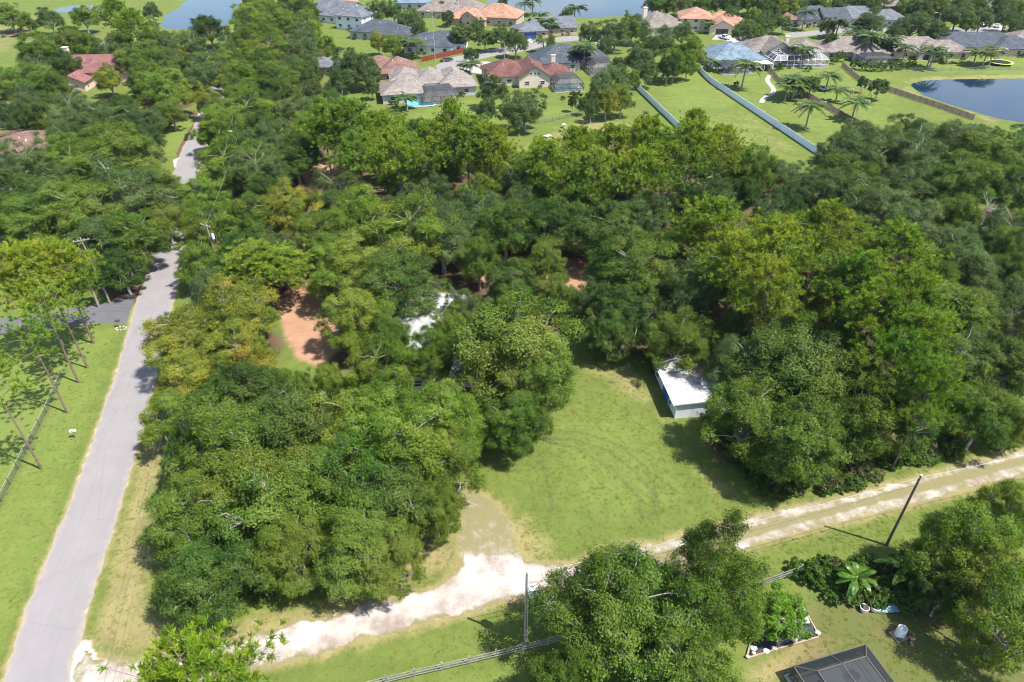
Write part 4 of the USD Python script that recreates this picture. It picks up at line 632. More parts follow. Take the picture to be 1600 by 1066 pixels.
# ------------------------------------------------------------------ houses
def roof_wing(roof, gable, w, pitch, ov, thick=.16):
    x0, y0, x1, y1, e, kind = w[:6]; pitch = w[6] if len(w) > 6 else pitch
    X0, Y0, X1, Y1 = x0 - ov, y0 - ov, x1 + ov, y1 + ov; z = e - ov * pitch * .5
    W, D = X1 - X0, Y1 - Y0
    if kind == 'hip':
        hgt_ = min(W, D) / 2 * pitch
        r0, r1 = ((X0 + D / 2, (Y0 + Y1) / 2), (X1 - D / 2, (Y0 + Y1) / 2)) if W >= D else (((X0 + X1) / 2, Y0 + W / 2), ((X0 + X1) / 2, Y1 - W / 2))
        v = [(X0, Y0, z), (X1, Y0, z), (X1, Y1, z), (X0, Y1, z), (*r0, z + hgt_), (*r1, z + hgt_)]
        top = [(0, 1, 5), (0, 5, 4), (1, 2, 5), (2, 3, 4), (2, 4, 5), (3, 0, 4)] if W >= D else [(0, 1, 4), (1, 2, 5), (1, 5, 4), (2, 3, 5), (3, 0, 4), (3, 4, 5)]
        v += [(p[0], p[1], z - thick) for p in v[:4]]
        roof.add(v, top + [(0, 6, 7), (0, 7, 1), (1, 7, 8), (1, 8, 2), (2, 8, 9), (2, 9, 3), (3, 9, 6), (3, 6, 0), (6, 8, 7), (6, 9, 8)])
        return z + hgt_
    flip = kind == 'gy'                                    # the ridge runs along y
    if flip: X0, Y0, X1, Y1 = Y0, X0, Y1, X1
    hgt_ = (Y1 - Y0) / 2 * pitch; ym = (Y0 + Y1) / 2
    for s, ya in ((1, Y0), (-1, Y1)):
        v = [(X0, ya, z), (X1, ya, z), (X1, ym, z + hgt_), (X0, ym, z + hgt_)]; v += [(a, b, c - thick) for a, b, c in v]
        f = [(0, 1, 2, 3), (7, 6, 5, 4), (0, 4, 5, 1), (1, 5, 6, 2), (2, 6, 7, 3), (3, 7, 4, 0)]
        v = [(b, a, c) for a, b, c in v] if flip else v
        roof.add(v, f if (s > 0) != flip else [g[::-1] for g in f])
    for xa, xb in ((X0 + ov, X0 + ov + .2), (X1 - ov - .2, X1 - ov)):
        v = [(xa, Y0 + ov, e - .01), (xb, Y0 + ov, e - .01), (xb, Y1 - ov, e - .01), (xa, Y1 - ov, e - .01), (xa, ym, z + hgt_ - thick - .12), (xb, ym, z + hgt_ - thick - .12)]
        f = [(0, 4, 5), (0, 5, 1), (2, 5, 4), (2, 4, 3), (0, 3, 4), (1, 5, 2)]
        gable.add([(b, a, c) for a, b, c in v] if flip else v, [g[::-1] for g in f] if flip else f)
    return z + hgt_
def opening(t, name, x, y, z, w, h, nx, ny, frame='white_paint', pane='dark_glass', bars=True):
    """A window or door centred at x, y on a wall that faces (nx, ny)."""
    ux, uy = -ny, nx; o = np.array([x, y, z]); u = np.array([ux, uy, 0.]); n = np.array([nx, ny, 0.]); fr = MB(); up = np.array([0, 0, 1.])
    for a, b in ((-1, -1), (-1, 1)): pass
    c = lambda i, k: o + u * (w / 2) * i + up * (h / 2) * k + n * .03
    for a, b in (((-1, -1), (1, -1)), ((-1, 1), (1, 1)), ((-1, -1), (-1, 1)), ((1, -1), (1, 1))): fr.bar(c(*a), c(*b), .10, .10)
    if bars: fr.bar(c(-1, 0), c(1, 0), .05, .06)
    p = part(t, name, fr, frame)
    g = MB(); a, b, cc, d = (o + u * (w / 2) * i + up * (h / 2) * k + n * .012 for i, k in ((-1, -1), (1, -1), (1, 1), (-1, 1))); g.add([a, b, cc, d], [(0, 1, 2, 3)])
    part(p, 'pane', g, pane)
def house(label, px, py, rz, wall, roof, wings, pitch=.50, ov=.6, chimney=None, garage=None, door=None, gable_win=(), name='house', group=None, step=4.2, z0=2.6, vents=3, grow_=1.12):
    wings = [tuple(q * grow_ for q in w[:4]) + tuple(w[4:]) for w in wings]; chimney = chimney and (chimney[0] * grow_, chimney[1] * grow_) + tuple(chimney[2:]); gable_win = [(g[0] * grow_, g[1] * grow_, g[2]) for g in gable_win]; garage = garage and (garage[0], garage[1], garage[2] * grow_) + tuple(garage[3:])
    bx = [min(w[0] for w in wings), min(w[1] for w in wings), max(w[2] for w in wings), max(w[3] for w in wings)]; cx, cy = (bx[0] + bx[2]) / 2, (bx[1] + bx[3]) / 2
    wings = [(w[0] - cx, w[1] - cy, w[2] - cx, w[3] - cy) + tuple(w[4:]) for w in wings]; p = at(px, py, z0)
    t = thing(name, label, 'house', (p[0], p[1], 0), rz, group); wl, rf = MB(), MB(); tops = []
    for i, w in enumerate(wings):
        wl.box(w[0] + .004 * i, w[1] + .004 * i, -.1, w[2] - .004 * i, w[3] - .004 * i, w[4] + .02 * i); tops.append(roof_wing(rf, wl, (w[0], w[1], w[2], w[3], w[4] + .012 * i) + tuple(w[5:]), pitch, ov))
    part(t, 'wall', wl, wall)
    rp = part(t, 'roof', rf, roof)
    inside_any = lambda x, y, skip: any(j != skip and a[0] - .2 < x < a[2] + .2 and a[1] - .2 < y < a[3] + .2 for j, a in enumerate(wings))
    gs = [] if garage is None else garage if isinstance(garage, list) else [garage]
    taken_ = []
    for g in gs:                                           # (wing, side, offset, width, material)
        w = wings[g[0]]; x, y, nx, ny = {'s': (w[0] + g[2], w[1], 0, -1), 'e': (w[2], w[1] + g[2], 1, 0), 'w': (w[0], w[1] + g[2], -1, 0)}[g[1]]; taken_.append((x, y, g[3]))
        m = MB()
        for k in range(4): m.box(-g[3] / 2, -.05, .08 + k * .58, g[3] / 2, .06, .08 + k * .58 + .55)
        m.turn(math.degrees(math.atan2(ny, nx)) + 90); [v.__iadd__([x, y, 0]) for v in m.v]; part(t, 'garage_door', m, g[4])
    for i, w in enumerate(wings):
        rows = [1.5] if w[4] < 4.4 else [1.5, 4.3]
        for a, b, nx, ny in (((w[0], w[1]), (w[2], w[1]), 0, -1), ((w[2], w[1]), (w[2], w[3]), 1, 0), ((w[0], w[3]), (w[0], w[1]), -1, 0)):
            a, b = np.array(a), np.array(b); L = np.linalg.norm(b - a); n = int(L // step)
            for k in range(n):
                q = a + (b - a) * (k + .5) / n
                if inside_any(q[0] + nx * .3, q[1] + ny * .3, i): continue
                for zr in rows:
                    if zr < 3 and any(math.hypot(q[0] - g[0], q[1] - g[1]) < g[2] / 2 + .9 for g in taken_): continue
                    if zr < 3 and door and ny == -1 and i == door[0] and abs(q[0] - w[0] - door[1]) < 1.4: continue
                    opening(t, 'window', q[0], q[1], zr, 1.5 if ny else 1.1, 1.2, nx, ny)
    if door: w = wings[door[0]]; opening(t, 'door', w[0] + door[1], w[1], 1.05, 1.0 if len(door) < 3 else door[2], 2.1, 0, -1, 'white_paint', 'dark_glass' if len(door) > 2 else 'white_paint', bars=False)
    for g in gable_win: opening(t, 'gable_window', g[0] - cx, g[1] - cy, g[2], .7, .7, 0, -1, bars=False)
    if chimney:
        x, y, s, tz = chimney; c = MB(); c.box(x - cx - s / 2, y - cy - s / 2, 2.5, x - cx + s / 2, y - cy + s / 2, tz); c.box(x - cx - s / 2 - .1, y - cy - s / 2 - .1, tz + .003, x - cx + s / 2 + .1, y - cy + s / 2 + .1, tz + .16); part(rp, 'chimney', c, wall)
    r = rs(int(px * 7 + py))
    for k in range(vents):
        w = wings[k % len(wings)]; W, D = w[2] - w[0], w[3] - w[1]; x = w[0] + W * r.uniform(.35, .65); y = w[1] + D * r.uniform(.2, .4); s = w[6] if len(w) > 6 else pitch
        dz = min(y - w[1], w[3] - y, x - w[0], w[2] - x) if w[5] == 'hip' else (min(y - w[1], w[3] - y) if w[5] == 'gx' else min(x - w[0], w[2] - x))
        v = MB(); v.lathe([(.09, -.3), (.09, .45), (0, .45)], (x, y, w[4] + dz * s + .1), 8); part(rp, 'roof_vent', v, 'white_metal')
    for k in range(5):                                     # foundation planting
        w = wings[k % len(wings)]; x, y = w[0] + (w[2] - w[0]) * r.uniform(.05, .95), w[1] - r.uniform(1.0, 1.6)
        if inside_any(x, y - .5, -1): continue
        a = math.radians(rz); s = r.uniform(.45, .8); grow('bush', p[0] + x * math.cos(a) - y * math.sin(a), p[1] + x * math.sin(a) + y * math.cos(a), 1.6 * s, 2.3 * s)
    return t, (p[0], p[1]), (cx, cy), rz, grow_
def local(h, x, y, z=0.):
    _, p, c, rz, g = h; a = math.radians(rz); x, y = x * g - c[0], y * g - c[1]; return (p[0] + x * math.cos(a) - y * math.sin(a), p[1] + x * math.sin(a) + y * math.cos(a), z)
def cage(label, loc, rz, w, d, frame, hw=2.5, rise=1.2, inset=1.6, step=2.4, name='pool_enclosure', mat='insect_screen', near=False):
    """A screened pool enclosure: posts, eaves, a raised flat top and see-through screens. The side towards +y leans on the house."""
    t = thing(name, label, 'pool enclosure', loc, rz); B = []
    nx, ny = max(2, round(w / step)), max(2, round(d / step)); zt = hw + rise; s = .10 if near else .13
    X, Y = np.linspace(0, w, nx + 1), np.linspace(0, d, ny + 1)
    for x in X: B += [((x, 0, 0), (x, 0, hw)), ((x, 0, hw), (min(max(x, inset), w - inset), inset, zt))]
    for y in Y[1:]: B += [((0, y, 0), (0, y, hw)), ((w, y, 0), (w, y, hw)), ((0, y, hw), (inset, max(y, inset), zt)), ((w, y, hw), (w - inset, max(y, inset), zt)), ((inset, max(y, inset), zt), (w - inset, max(y, inset), zt))]
    B += [((0, 0, hw), (w, 0, hw)), ((0, 0, hw), (0, d, hw)), ((w, 0, hw), (w, d, hw)), ((inset, inset, zt), (w - inset, inset, zt)), ((inset, inset, zt), (inset, d, zt)), ((w - inset, inset, zt), (w - inset, d, zt)), ((0, 0, 1.0), (w, 0, 1.0)), ((0, 0, 1.0), (0, d, 1.0)), ((w, 0, 1.0), (w, d, 1.0))]
    for x in X[1:-1]: B.append(((min(max(x, inset), w - inset), inset, zt), (min(max(x, inset), w - inset), d, zt)))
    if near:
        for a, b in B: part(t, 'beam', MB().bar(a, b, s), frame)
    else:
        m = MB(); [m.bar(a, b, s) for a, b in B]; part(t, 'frame', m, frame)
    Q = [[(0, 0, .1), (w, 0, .1), (w, 0, hw), (0, 0, hw)], [(0, d, .1), (0, 0, .1), (0, 0, hw), (0, d, hw)], [(w, 0, .1), (w, d, .1), (w, d, hw), (w, 0, hw)], [(0, 0, hw), (w, 0, hw), (w - inset, inset, zt), (inset, inset, zt)], [(0, d, hw), (0, 0, hw), (inset, inset, zt), (inset, d, zt)], [(w, 0, hw), (w, d, hw), (w - inset, d, zt), (w - inset, inset, zt)], [(inset, inset, zt), (w - inset, inset, zt), (w - inset, d, zt), (inset, d, zt)]]
    for i, q in enumerate(Q): part(t, 'screen', MB().add(q, [(0, 1, 2, 3)]), mat if i > 2 or near else 'clear_screen')
    part(t, 'patio_slab', MB().box(-.3, -.3, -.1, w + .3, d, .10), 'pale_concrete' if not near else 'concrete')
    return t
def pool(label, loc, rz, w, d):
    t = thing('swimming_pool', label, 'swimming pool', loc, rz); g = np.linspace(0, 2 * np.pi, 28, endpoint=False); k = 1 + .12 * np.cos(2 * g + .6); o = np.column_stack([w / 2 * k * np.sign(np.cos(g)) * abs(np.cos(g)) ** .6, d / 2 * k * np.sign(np.sin(g)) * abs(np.sin(g)) ** .6])
    pg = Polygon(o); part(t, 'coping', MB().sheet(pg.buffer(.35).difference(pg), .13), 'white_paint'); part(t, 'water', MB().sheet(pg.buffer(.05), .12), 'pool_water')

h1 = house('beige-roofed grey house with a pool cage, nearest house to the wood', 668, 130, 11, 'grey_wall', 'beige_shingle', [(0, 0, 11, 10, 2.9, 'hip'), (8, 6, 20, 20, 3.0, 'hip'), (15, 4, 26, 20, 2.95, 'hip'), (3, 9, 11, 19, 4.2, 'hip')])
cage('dark screened pool cage in front of the beige-roofed grey house', local(h1, 10.5, -3.5), 11, 10.5, 10, 'bronze_metal'); pool('turquoise pool below the beige-roofed grey house', tuple(at(657, 163)[:2]) + (.0,), 11, 7.5, 5.5)
h2 = house('dark red-roofed cream house with a gable of three small windows', 822, 112, 9, 'cream_wall', 'red_shingle', [(0, 0, 13, 13, 3.2, 'hip', .5), (9, -3, 18, 9, 3.4, 'gy', .62), (16, 0, 25, 9, 3.0, 'hip'), (9, 5, 18, 15, 3.3, 'hip', .5)], chimney=(20.5, 5.5, 1.3, 7.6), gable_win=((12.4, -3, 4.3), (13.5, -3, 4.3), (14.6, -3, 4.3)))
cage('dark pool cage on the right of the dark red-roofed house', local(h2, 18.5, -9), 9, 9, 9, 'bronze_metal'); pool('turquoise pool in front of the dark red-roofed house', local(h2, 22.5, -5), 9, 6.5, 4)
h3 = house('slate-roofed beige house behind the dark red roof', 886, 88, 10, 'beige_wall', 'slate_shingle', [(0, 0, 14, 12, 3.0, 'hip', .5), (10, 3, 24, 15, 3.0, 'hip', .48), (4, 8, 18, 18, 3.1, 'hip', .5)]); cage('dark pool cage right of the slate-roofed beige house', local(h3, 16, -7), 10, 9, 9.5, 'bronze_metal')
h4 = house('blue-grey roofed house at the top of the white fence', 1140, 84, 6, 'white_paint', 'blue_shingle', [(0, 0, 17, 13, 2.9, 'hip'), (4, 6, 15, 18, 2.95, 'hip')]); cage('low dark pool cage of the blue-grey roofed house', local(h4, .5, -7.5), 6, 11, 7.3, 'dark_metal', rise=.5)
tl = thing('patio_roof', 'flat white patio roof beside the low dark pool cage', 'patio roof', local(h4, 11.6, -5.5), 6); part(tl, 'roof_sheet', MB().box(0, 0, 2.5, 6.3, 5.2, 2.62), 'white_roof'); [part(tl, 'post', MB().box(x, .1, 0, x + .12, .22, 2.498), 'white_paint') for x in (.1, 3.1, 6.0)]
h5 = house('pale pink-roofed house with a white framed pool cage', 1222, 76, 4, 'cream_wall', 'taupe_shingle', [(0, 0, 17, 13, 3.0, 'hip', .5), (14, -2, 26, 11, 3.0, 'hip', .45), (4, -3, 14, 7, 3.4, 'gy', .6)], chimney=(14, 5, 1.3, 6.8), gable_win=((8.2, -3, 4.2), (9.4, -3, 4.2)))
cage('white framed pool cage with open top at the end of the brown fence', local(h5, 4, -11), 4, 20, 9, 'white_metal', rise=1.4, step=2.6); pool('pale pool inside the white framed pool cage', local(h5, 13, -7), 4, 9, 4)
h6 = house('taupe-roofed house right of the white framed pool cage', 1325, 76, 3, 'beige_wall', 'taupe_shingle', [(0, 0, 18, 13, 2.9, 'hip'), (9, -3, 20, 9, 2.95, 'hip')]); cage('grey pool cage behind the dark hedge', local(h6, 9, -9), 3, 11, 6.5, 'dark_metal', rise=.7)
house('taupe-roofed house with a white patio door left of the slate roof', 1436, 75, 2, 'cream_wall', 'taupe_shingle', [(0, 0, 22, 12, 2.9, 'hip'), (10, -2, 27, 8, 2.95, 'hip')], door=(1, 3, 2.4))
house('wide dark slate-roofed house at the right above the pond', 1528, 68, 0, 'tan_wall', 'slate_shingle', [(0, 0, 31, 15, 3.0, 'hip', .40), (18, -3, 33, 10, 2.95, 'hip', .42)])
house('taupe-roofed house cut by the right edge', 1608, 66, -2, 'beige_wall', 'taupe_shingle', [(0, 0, 18, 13, 3.0, 'hip'), (4, -3, 14, 8, 3.0, 'hip')])
house('red-brown roofed house at the far top right behind trees', 1222, 26, 6, 'beige_wall', 'brown_shingle', [(0, 0, 16, 13, 3.0, 'hip', .45), (4, -3, 12, 8, 3.0, 'hip', .45)])
house('dark slate roof between the palms at the far top right', 1276, 28, 8, 'cream_wall', 'slate_shingle', [(0, 0, 18, 13, 3.2, 'hip', .55), (10, -3, 20, 10, 3.2, 'gx', .5)])
house('grey-roofed house left of the big pink roof, far top right', 1352, 26, -4, 'grey_wall', 'grey_shingle', [(0, 0, 22, 13, 3.0, 'hip'), (14, -2, 28, 9, 3.0, 'hip')])
house('tall pale pink-roofed house at the top right', 1418, 16, -6, 'cream_wall', 'beige_shingle', [(0, 0, 20, 15, 5.4, 'hip', .5), (8, -3, 30, 9, 3.0, 'hip', .5)], chimney=(17, 8, 1.4, 11.5))
house('small grey-roofed house in the far top right corner', 1563, 16, 0, 'grey_wall', 'grey_shingle', [(0, 0, 17, 13, 3.0, 'gx', .5), (9, -3, 17, 8, 3.0, 'hip')])
house('orange-tiled house with a dark open garage above the white pickup', 1112, 36, -8, 'cream_wall', 'orange_tile', [(0, 0, 12, 14, 5.2, 'hip', .45), (9, 2, 25, 15, 3.0, 'hip', .5), (11, -5, 20, 6, 3.0, 'gy', .5)], garage=(2, 's', 4.5, 5.0, 'dark_glass'))
house('grey-brown roofed house with a white chimney by the top lake', 1030, 38, 14, 'cream_wall', 'taupe_shingle', [(0, 0, 14, 14, 3.2, 'hip', .62), (8, 4, 18, 16, 3.2, 'hip', .5)], chimney=(3, 9, 1.6, 9.2))
house('grey-roofed house with a blue garage door', 848, 42, 14, 'tan_wall', 'grey_shingle', [(0, 0, 12, 10, 3.0, 'hip', .45), (8, 3, 24, 16, 3.0, 'gx', .42)], garage=(0, 's', 5, 5.2, 'blue_paint'))
house('orange-tiled house with an arched dormer window at the top', 758, 26, -14, 'tan_wall', 'orange_tile', [(0, 0, 16, 12, 3.0, 'hip', .5), (10, 3, 28, 17, 3.6, 'hip', .55), (7, -1, 12, 6, 4.4, 'gy', .6)], gable_win=((9.5, -1, 4.5),))
house('taupe-roofed house left of the orange tiles at the top', 706, 14, -8, 'beige_wall', 'taupe_shingle', [(0, 0, 18, 14, 3.0, 'hip', .55), (12, 3, 26, 16, 3.4, 'hip', .5)], chimney=(16, 6, 1.0, 7.0))
house('blue-grey roofed two storey house at the top with white walls', 540, 24, -24, 'white_paint', 'grey_shingle', [(0, 0, 20, 13, 3.2, 'hip', .5), (14, -8, 26, 6, 5.6, 'hip', .42), (-8, 6, 10, 19, 3.4, 'gx', .5)])
house('low slate roof between the two storey house and the palms', 602, 48, -14, 'grey_wall', 'slate_shingle', [(0, 0, 20, 13, 3.0, 'hip', .45), (12, -3, 24, 9, 3.0, 'hip', .42)])
house('slate-roofed white house behind the red fence', 682, 66, -4, 'white_paint', 'slate_shingle', [(0, 0, 16, 12, 3.0, 'hip', .5), (5, 4, 20, 15, 3.2, 'hip', .5)])
house('red-brown roofed tan house beside the big grey-green oak', 606, 106, 8, 'tan_wall', 'brown_shingle', [(0, 0, 11, 12, 3.0, 'hip', .55), (-6, 4, 6, 15, 3.0, 'hip', .5)])
h7 = house('grey-roofed house mostly hidden by trees left of the big grey-green oak', 497, 100, 2, 'tan_wall', 'grey_shingle', [(0, 0, 12, 9, 2.9, 'hip', .40)])
house('orange-roofed far house at the top edge left', 532, 6, 5, 'cream_wall', 'orange_tile', [(0, 0, 14, 10, 3.0, 'hip', .5)]); house('far grey roof at the top edge in the middle', 665, 2, 0, 'grey_wall', 'blue_shingle', [(0, 0, 26, 12, 3.0, 'hip', .4)])
h8 = house('salmon-roofed house with a pale chimney among the left trees', 150, 118, 5, 'pink_wall', 'salmon_tile', [(0, 0, 16, 11, 4.4, 'gx', .62), (3, -6, 10, 2, 3.0, 'gy', .5), (13, 1, 20, 9, 4.0, 'hip', .5)], chimney=(1.5, 7.5, 1.6, 10.2))
cage('small pale framed cage left of the salmon-roofed house', local(h8, -5, -5), 5, 7, 7, 'white_metal', rise=.6)
house('brown roof in the trees at the left edge', 48, 224, 24, 'beige_wall', 'brown_shingle', [(0, 0, 13, 11, 3.0, 'hip', .42)])
# the white-roofed house in the grove
c0 = at(637, 511, 3.2); c1 = at(632, 470, 3.2)
wh = thing('white_house', 'low white-roofed house half hidden under the oaks', 'house', (at(637, 511, 3)[0] - .3, at(655, 592, 3)[1], 0), 9); rf, wl = MB(), MB()
wl.box(.4, .4, -.1, 11.6, 20.4, 2.7); roof_wing(rf, wl, (.4, .4, 11.6, 20.4, 2.7, 'gy', .13), .13, .45); part(wh, 'wall', wl, 'white_paint'); wr = part(wh, 'roof', rf, 'white_roof')
for x, y in ((3.2, 13), (7.5, 6), (8.4, 15)): part(wr, 'roof_vent', MB().lathe([(.11, -.2), (.11, .5), (0, .5)], (x, y, 3.1), 8), 'galvanised')
for y in (3, 7.5, 12, 16.5): opening(wh, 'window', .4, y, 1.5, 1.4, 1.2, -1, 0)
for x in (3, 9): opening(wh, 'window', x, .4, 1.5, 1.4, 1.2, 0, -1)
opening(wh, 'door', 6, .4, 1.05, 1.0, 2.1, 0, -1, 'white_paint', 'blue_paint', bars=False)
# the white shed with blue doors
SL, SW, SH = 9.4, 6.4, 2.45; s0 = at(1054, 654)
sh = thing('shed', 'white shed with blue double doors at the edge of the clearing', 'shed', (s0[0], s0[1], 0), 6.0)
part(sh, 'wall', MB().box(0, 0, -.05, SW, SL, SH), 'white_paint'); b = MB()
for k in range(8):                                         # roof sheets, side by side, falling gently to the front
    y0, y1 = -.35 + k * (SL + .7) / 8, -.35 + (k + 1) * (SL + .7) / 8 - .012
    v = [(-.45, y0, SH + .02), (SW + .45, y0, SH + .44), (SW + .45, y1, SH + .44), (-.45, y1, SH + .02)]; v += [(a, c, d + .09) for a, c, d in v]
    part(sh, 'roof_sheet', MB().add(v, [(3, 2, 1, 0), (4, 5, 6, 7), (0, 1, 5, 4), (1, 2, 6, 5), (2, 3, 7, 6), (3, 0, 4, 7)]), 'white_roof')
for y0 in (3.05, 4.32):
    d = part(sh, 'door', MB().box(-.06, y0, .05, -.004, y0 + 1.22, 2.1), 'blue_paint'); part(d, 'handle', MB().box(-.12, y0 + (1.02 if y0 < 4 else .12), 1.0, -.062, y0 + (1.10 if y0 < 4 else .2), 1.2), 'dark_metal')
part(sh, 'door_frame', MB().box(-.04, 2.92, 0, .0 - .003, 3.03, 2.2).box(-.04, 5.56, 0, -.003, 5.67, 2.2).box(-.04, 2.92, 2.21, -.003, 5.67, 2.33), 'white_vinyl')
for y in (1.4, 7.4): opening(sh, 'window', 0, y, 1.75, .9, .55, -1, 0, bars=False); part(sh, 'vent', MB().box(-.1, y + .75, .55, -.003, y + 1.25, .95), 'dark_metal')
part(sh, 'corner_board', MB().box(-.03, -.03, 0, .12, .12, SH - .01), 'white_vinyl'); part(sh, 'gutter', MB().box(-.58, -.3, SH - .02, -.46, SL + .3, SH + .08), 'white_metal')
for k in range(9): y = -.35 + k * (SL + .7) / 8; y = min(max(y, -.32), SL + .32); part(sh, 'roof_rib', MB().bar((-.45, y, SH + .135), (SW + .45, y, SH + .555), .05, .05), 'white_roof')
r = rs(66); n = 900; u_ = np.clip(1 - abs(r.normal(0, .30, n)), 0, 1); w_ = np.clip(1 - abs(r.normal(0, .42, n)), 0, 1); lp = np.column_stack([-.3 + u_ * (SW + .6), -.2 + w_ * (SL + .4), 0 * u_]); lp[:, 2] = SH + .135 + .42 * (lp[:, 0] + .45) / (SW + .9) + r.uniform(.0, .05, n); lm = MB(); leaves(lm, lp, unit(r.normal(0, .25, (n, 3)) + [0, 0, 1]), r.uniform(.14, .30, n), r.uniform(.08, .18, n), r.normal(.5, .2, n), r); lm.turn(6.0); [v.__iadd__([s0[0], s0[1], 0]) for v in lm.v]
solo('leaf_litter', lm, 'litter_leaf', 'rust brown fallen leaves lying on the far right of the shed roof', 'leaf litter', kind='stuff', tone=True)

# ------------------------------------------------------------------ fences
def run(pts, step):
    l = LineString(pts); n = max(1, round(l.length / step)); return [np.array(l.interpolate(k / n, normalized=True).coords[0]) for k in range(n + 1)]
def panel_fence(label, px, h, step, mat, kind, name='fence', cat='fence', post_up=.08):
    P = run([at(*p)[:2] for p in px], step); t = thing(name, label, cat)
    for i, p in enumerate(P):
        e = .03 if kind == 'mesh' else .07; part(t, 'post', MB().box(p[0] - e, p[1] - e, 0, p[0] + e, p[1] + e, h + post_up).box(p[0] - e - .02, p[1] - e - .02, h + post_up + .002, p[0] + e + .02, p[1] + e + .02, h + post_up + .05), mat)
        if i + 1 == len(P): break
        q = P[i + 1]; d = (q - p) / np.linalg.norm(q - p); a, b = p + d * .075, q - d * .075; m = MB(); L = np.linalg.norm(b - a)
        if kind == 'boards':
            n = int(L / .15); hh = h - .03 + .02 * math.sin(i * 2.1)
            for k in range(n): m.bar(np.append(a + (b - a) * (k + .5) / n, .05), np.append(a + (b - a) * (k + .5) / n, hh + .02 * math.sin(k * 1.7 + i)), .135, .025)
            m.v = [np.array(v) for v in m.v]
        elif kind == 'vinyl':
            m.bar(np.append(a, h / 2), np.append(b, h / 2), .04, h - .25); m.bar(np.append(a, h - .08), np.append(b, h - .08), .06, .14); m.bar(np.append(a, .12), np.append(b, .12), .06, .14)
        else: m.bar(np.append(a, h / 2), np.append(b, h / 2), .012, h - .1)
        part(t, 'panel', m, mat if kind != 'mesh' else 'chain_link')
        if kind == 'mesh': part(t, 'top_rail', MB().bar(np.append(a, h - .02), np.append(b, h - .02), .028), 'galvanised')
    return t
panel_fence('shorter white vinyl fence between the dry yard and the green lawn', [(996, 140), (1061, 203)], 1.75, 2.4, 'white_vinyl', 'vinyl')
panel_fence('long white vinyl fence running down the right side of the green lawn', [(1093, 112), (1101, 121), (1112, 131), (1283, 246)], 1.75, 2.4, 'white_vinyl', 'vinyl')
panel_fence('brown board fence starting behind the palm cluster', [(1199, 108), (1215, 128), (1253, 148), (1330, 192), (1400, 222)], 1.6, 2.4, 'brown_fence_wood', 'boards')
panel_fence('brown board fence ending beside the pond', [(1315, 104), (1341, 127), (1388, 143), (1484, 175), (1520, 188)], 1.6, 2.4, 'brown_fence_wood', 'boards')
panel_fence('red stained fence beside the parked dark car', [(659, 97), (692, 90), (727, 82)], 1.8, 2.4, 'red_fence_wood', 'boards'); panel_fence('short red fence behind the hidden grey-roofed house', [(486, 92), (514, 91)], 1.7, 2.4, 'red_fence_wood', 'boards')
panel_fence('low dark mesh fence across the dry yard below the pool', [(805, 201), (857, 191), (925, 176), (990, 165)], 1.25, 2.4, 'dark_metal', 'mesh'); panel_fence('dark mesh fence behind the garden hedge above the pond', [(1418, 112), (1500, 111), (1640, 108)], 1.2, 3.0, 'dark_metal', 'mesh')
panel_fence('wire mesh fence along the ditch in the left lawn', [(-60, 905), (0, 790), (30, 731), (75, 642), (98, 590)], 1.1, 2.6, 'dark_metal', 'mesh')
panel_fence('brown fence between the far blue roof and the pink-roofed house', [(1176, 98), (1200, 112)], 1.6, 2.4, 'brown_fence_wood', 'boards')
rf_t = thing('rail_fence', 'weathered three rail fence along the grass below the sandy lane', 'fence'); P = run([at(*p)[:2] for p in [(560, 1079), (626, 1062), (719, 1041), (825, 1015), (1000, 972), (1177, 921), (1250, 894)]], 2.5); rr = rs(3)
for i, p in enumerate(P):
    part(rf_t, 'post', MB().bar((p[0], p[1], -.1), (p[0] + rr.normal(0, .02), p[1] + rr.normal(0, .02), 1.28), .13), 'fence_wood')
    if i + 1 < len(P):
        q = P[i + 1]; d = (q - p) / np.linalg.norm(q - p); s = np.array([d[1], -d[0]]) * .085
        for z in (.38, .76, 1.14): a, b = p + s + d * .01, q + s - d * .01; part(rf_t, 'rail', MB().bar((*a, z + rr.normal(0, .012)), (*b, z + rr.normal(0, .012)), .035, .14), 'fence_wood')

# ------------------------------------------------------------------ poles and wires
def pole(label, x, y, h, mat, r=.15, lean=(0, 0), name='utility_pole', cat='utility pole', arm=None):
    t = thing(name, label, cat, (x, y, 0)); part(t, 'pole', MB().tube([(0, 0, -.3), (lean[0] * .5, lean[1] * .5, h / 2), (lean[0], lean[1], h)], [r, r * .86, r * .70], 10), mat, smooth=40)
    if arm:
        a = math.radians(arm); c, s = math.cos(a), math.sin(a); part(t, 'crossarm', MB().bar((lean[0] - c * 1.2 + s * .16, lean[1] - s * 1.2 - c * .16, h - .5), (lean[0] + c * 1.2 + s * .16, lean[1] + s * 1.2 - c * .16, h - .5), .12), mat)
        for k in (-1.05, -.45, .45, 1.05): part(t, 'insulator', MB().lathe([(.05, 0), (.08, .05), (.05, .1), (.07, .15), (0, .2)], (lean[0] + c * k + s * .16, lean[1] + s * k - c * .16, h - .44), 8), 'galvanised')
    return t
m0 = at(821, 1003); t = pole('utility pole carrying a white transformer beside the bottom oak', m0[0], m0[1], 10.5, 'grey_pole_wood')
tr = part(t, 'transformer', MB().lathe([(0, 7.35), (.34, 7.4), (.38, 7.5), (.38, 8.45), (.40, 8.47), (.40, 8.53), (.26, 8.66), (0, 8.7)], (.56, -.05, 0), 18), 'transformer_grey', smooth=40); part(tr, 'bushing', MB().lathe([(.05, 8.6), (.07, 8.75), (.045, 8.85), (.06, 8.95), (0, 9.05)], (.5, -.1, 0), 8), 'galvanised'); part(tr, 'bracket', MB().bar((0, 0, 7.7), (.3, -.03, 7.7), .08).bar((0, 0, 8.3), (.3, -.03, 8.3), .08), 'galvanised')
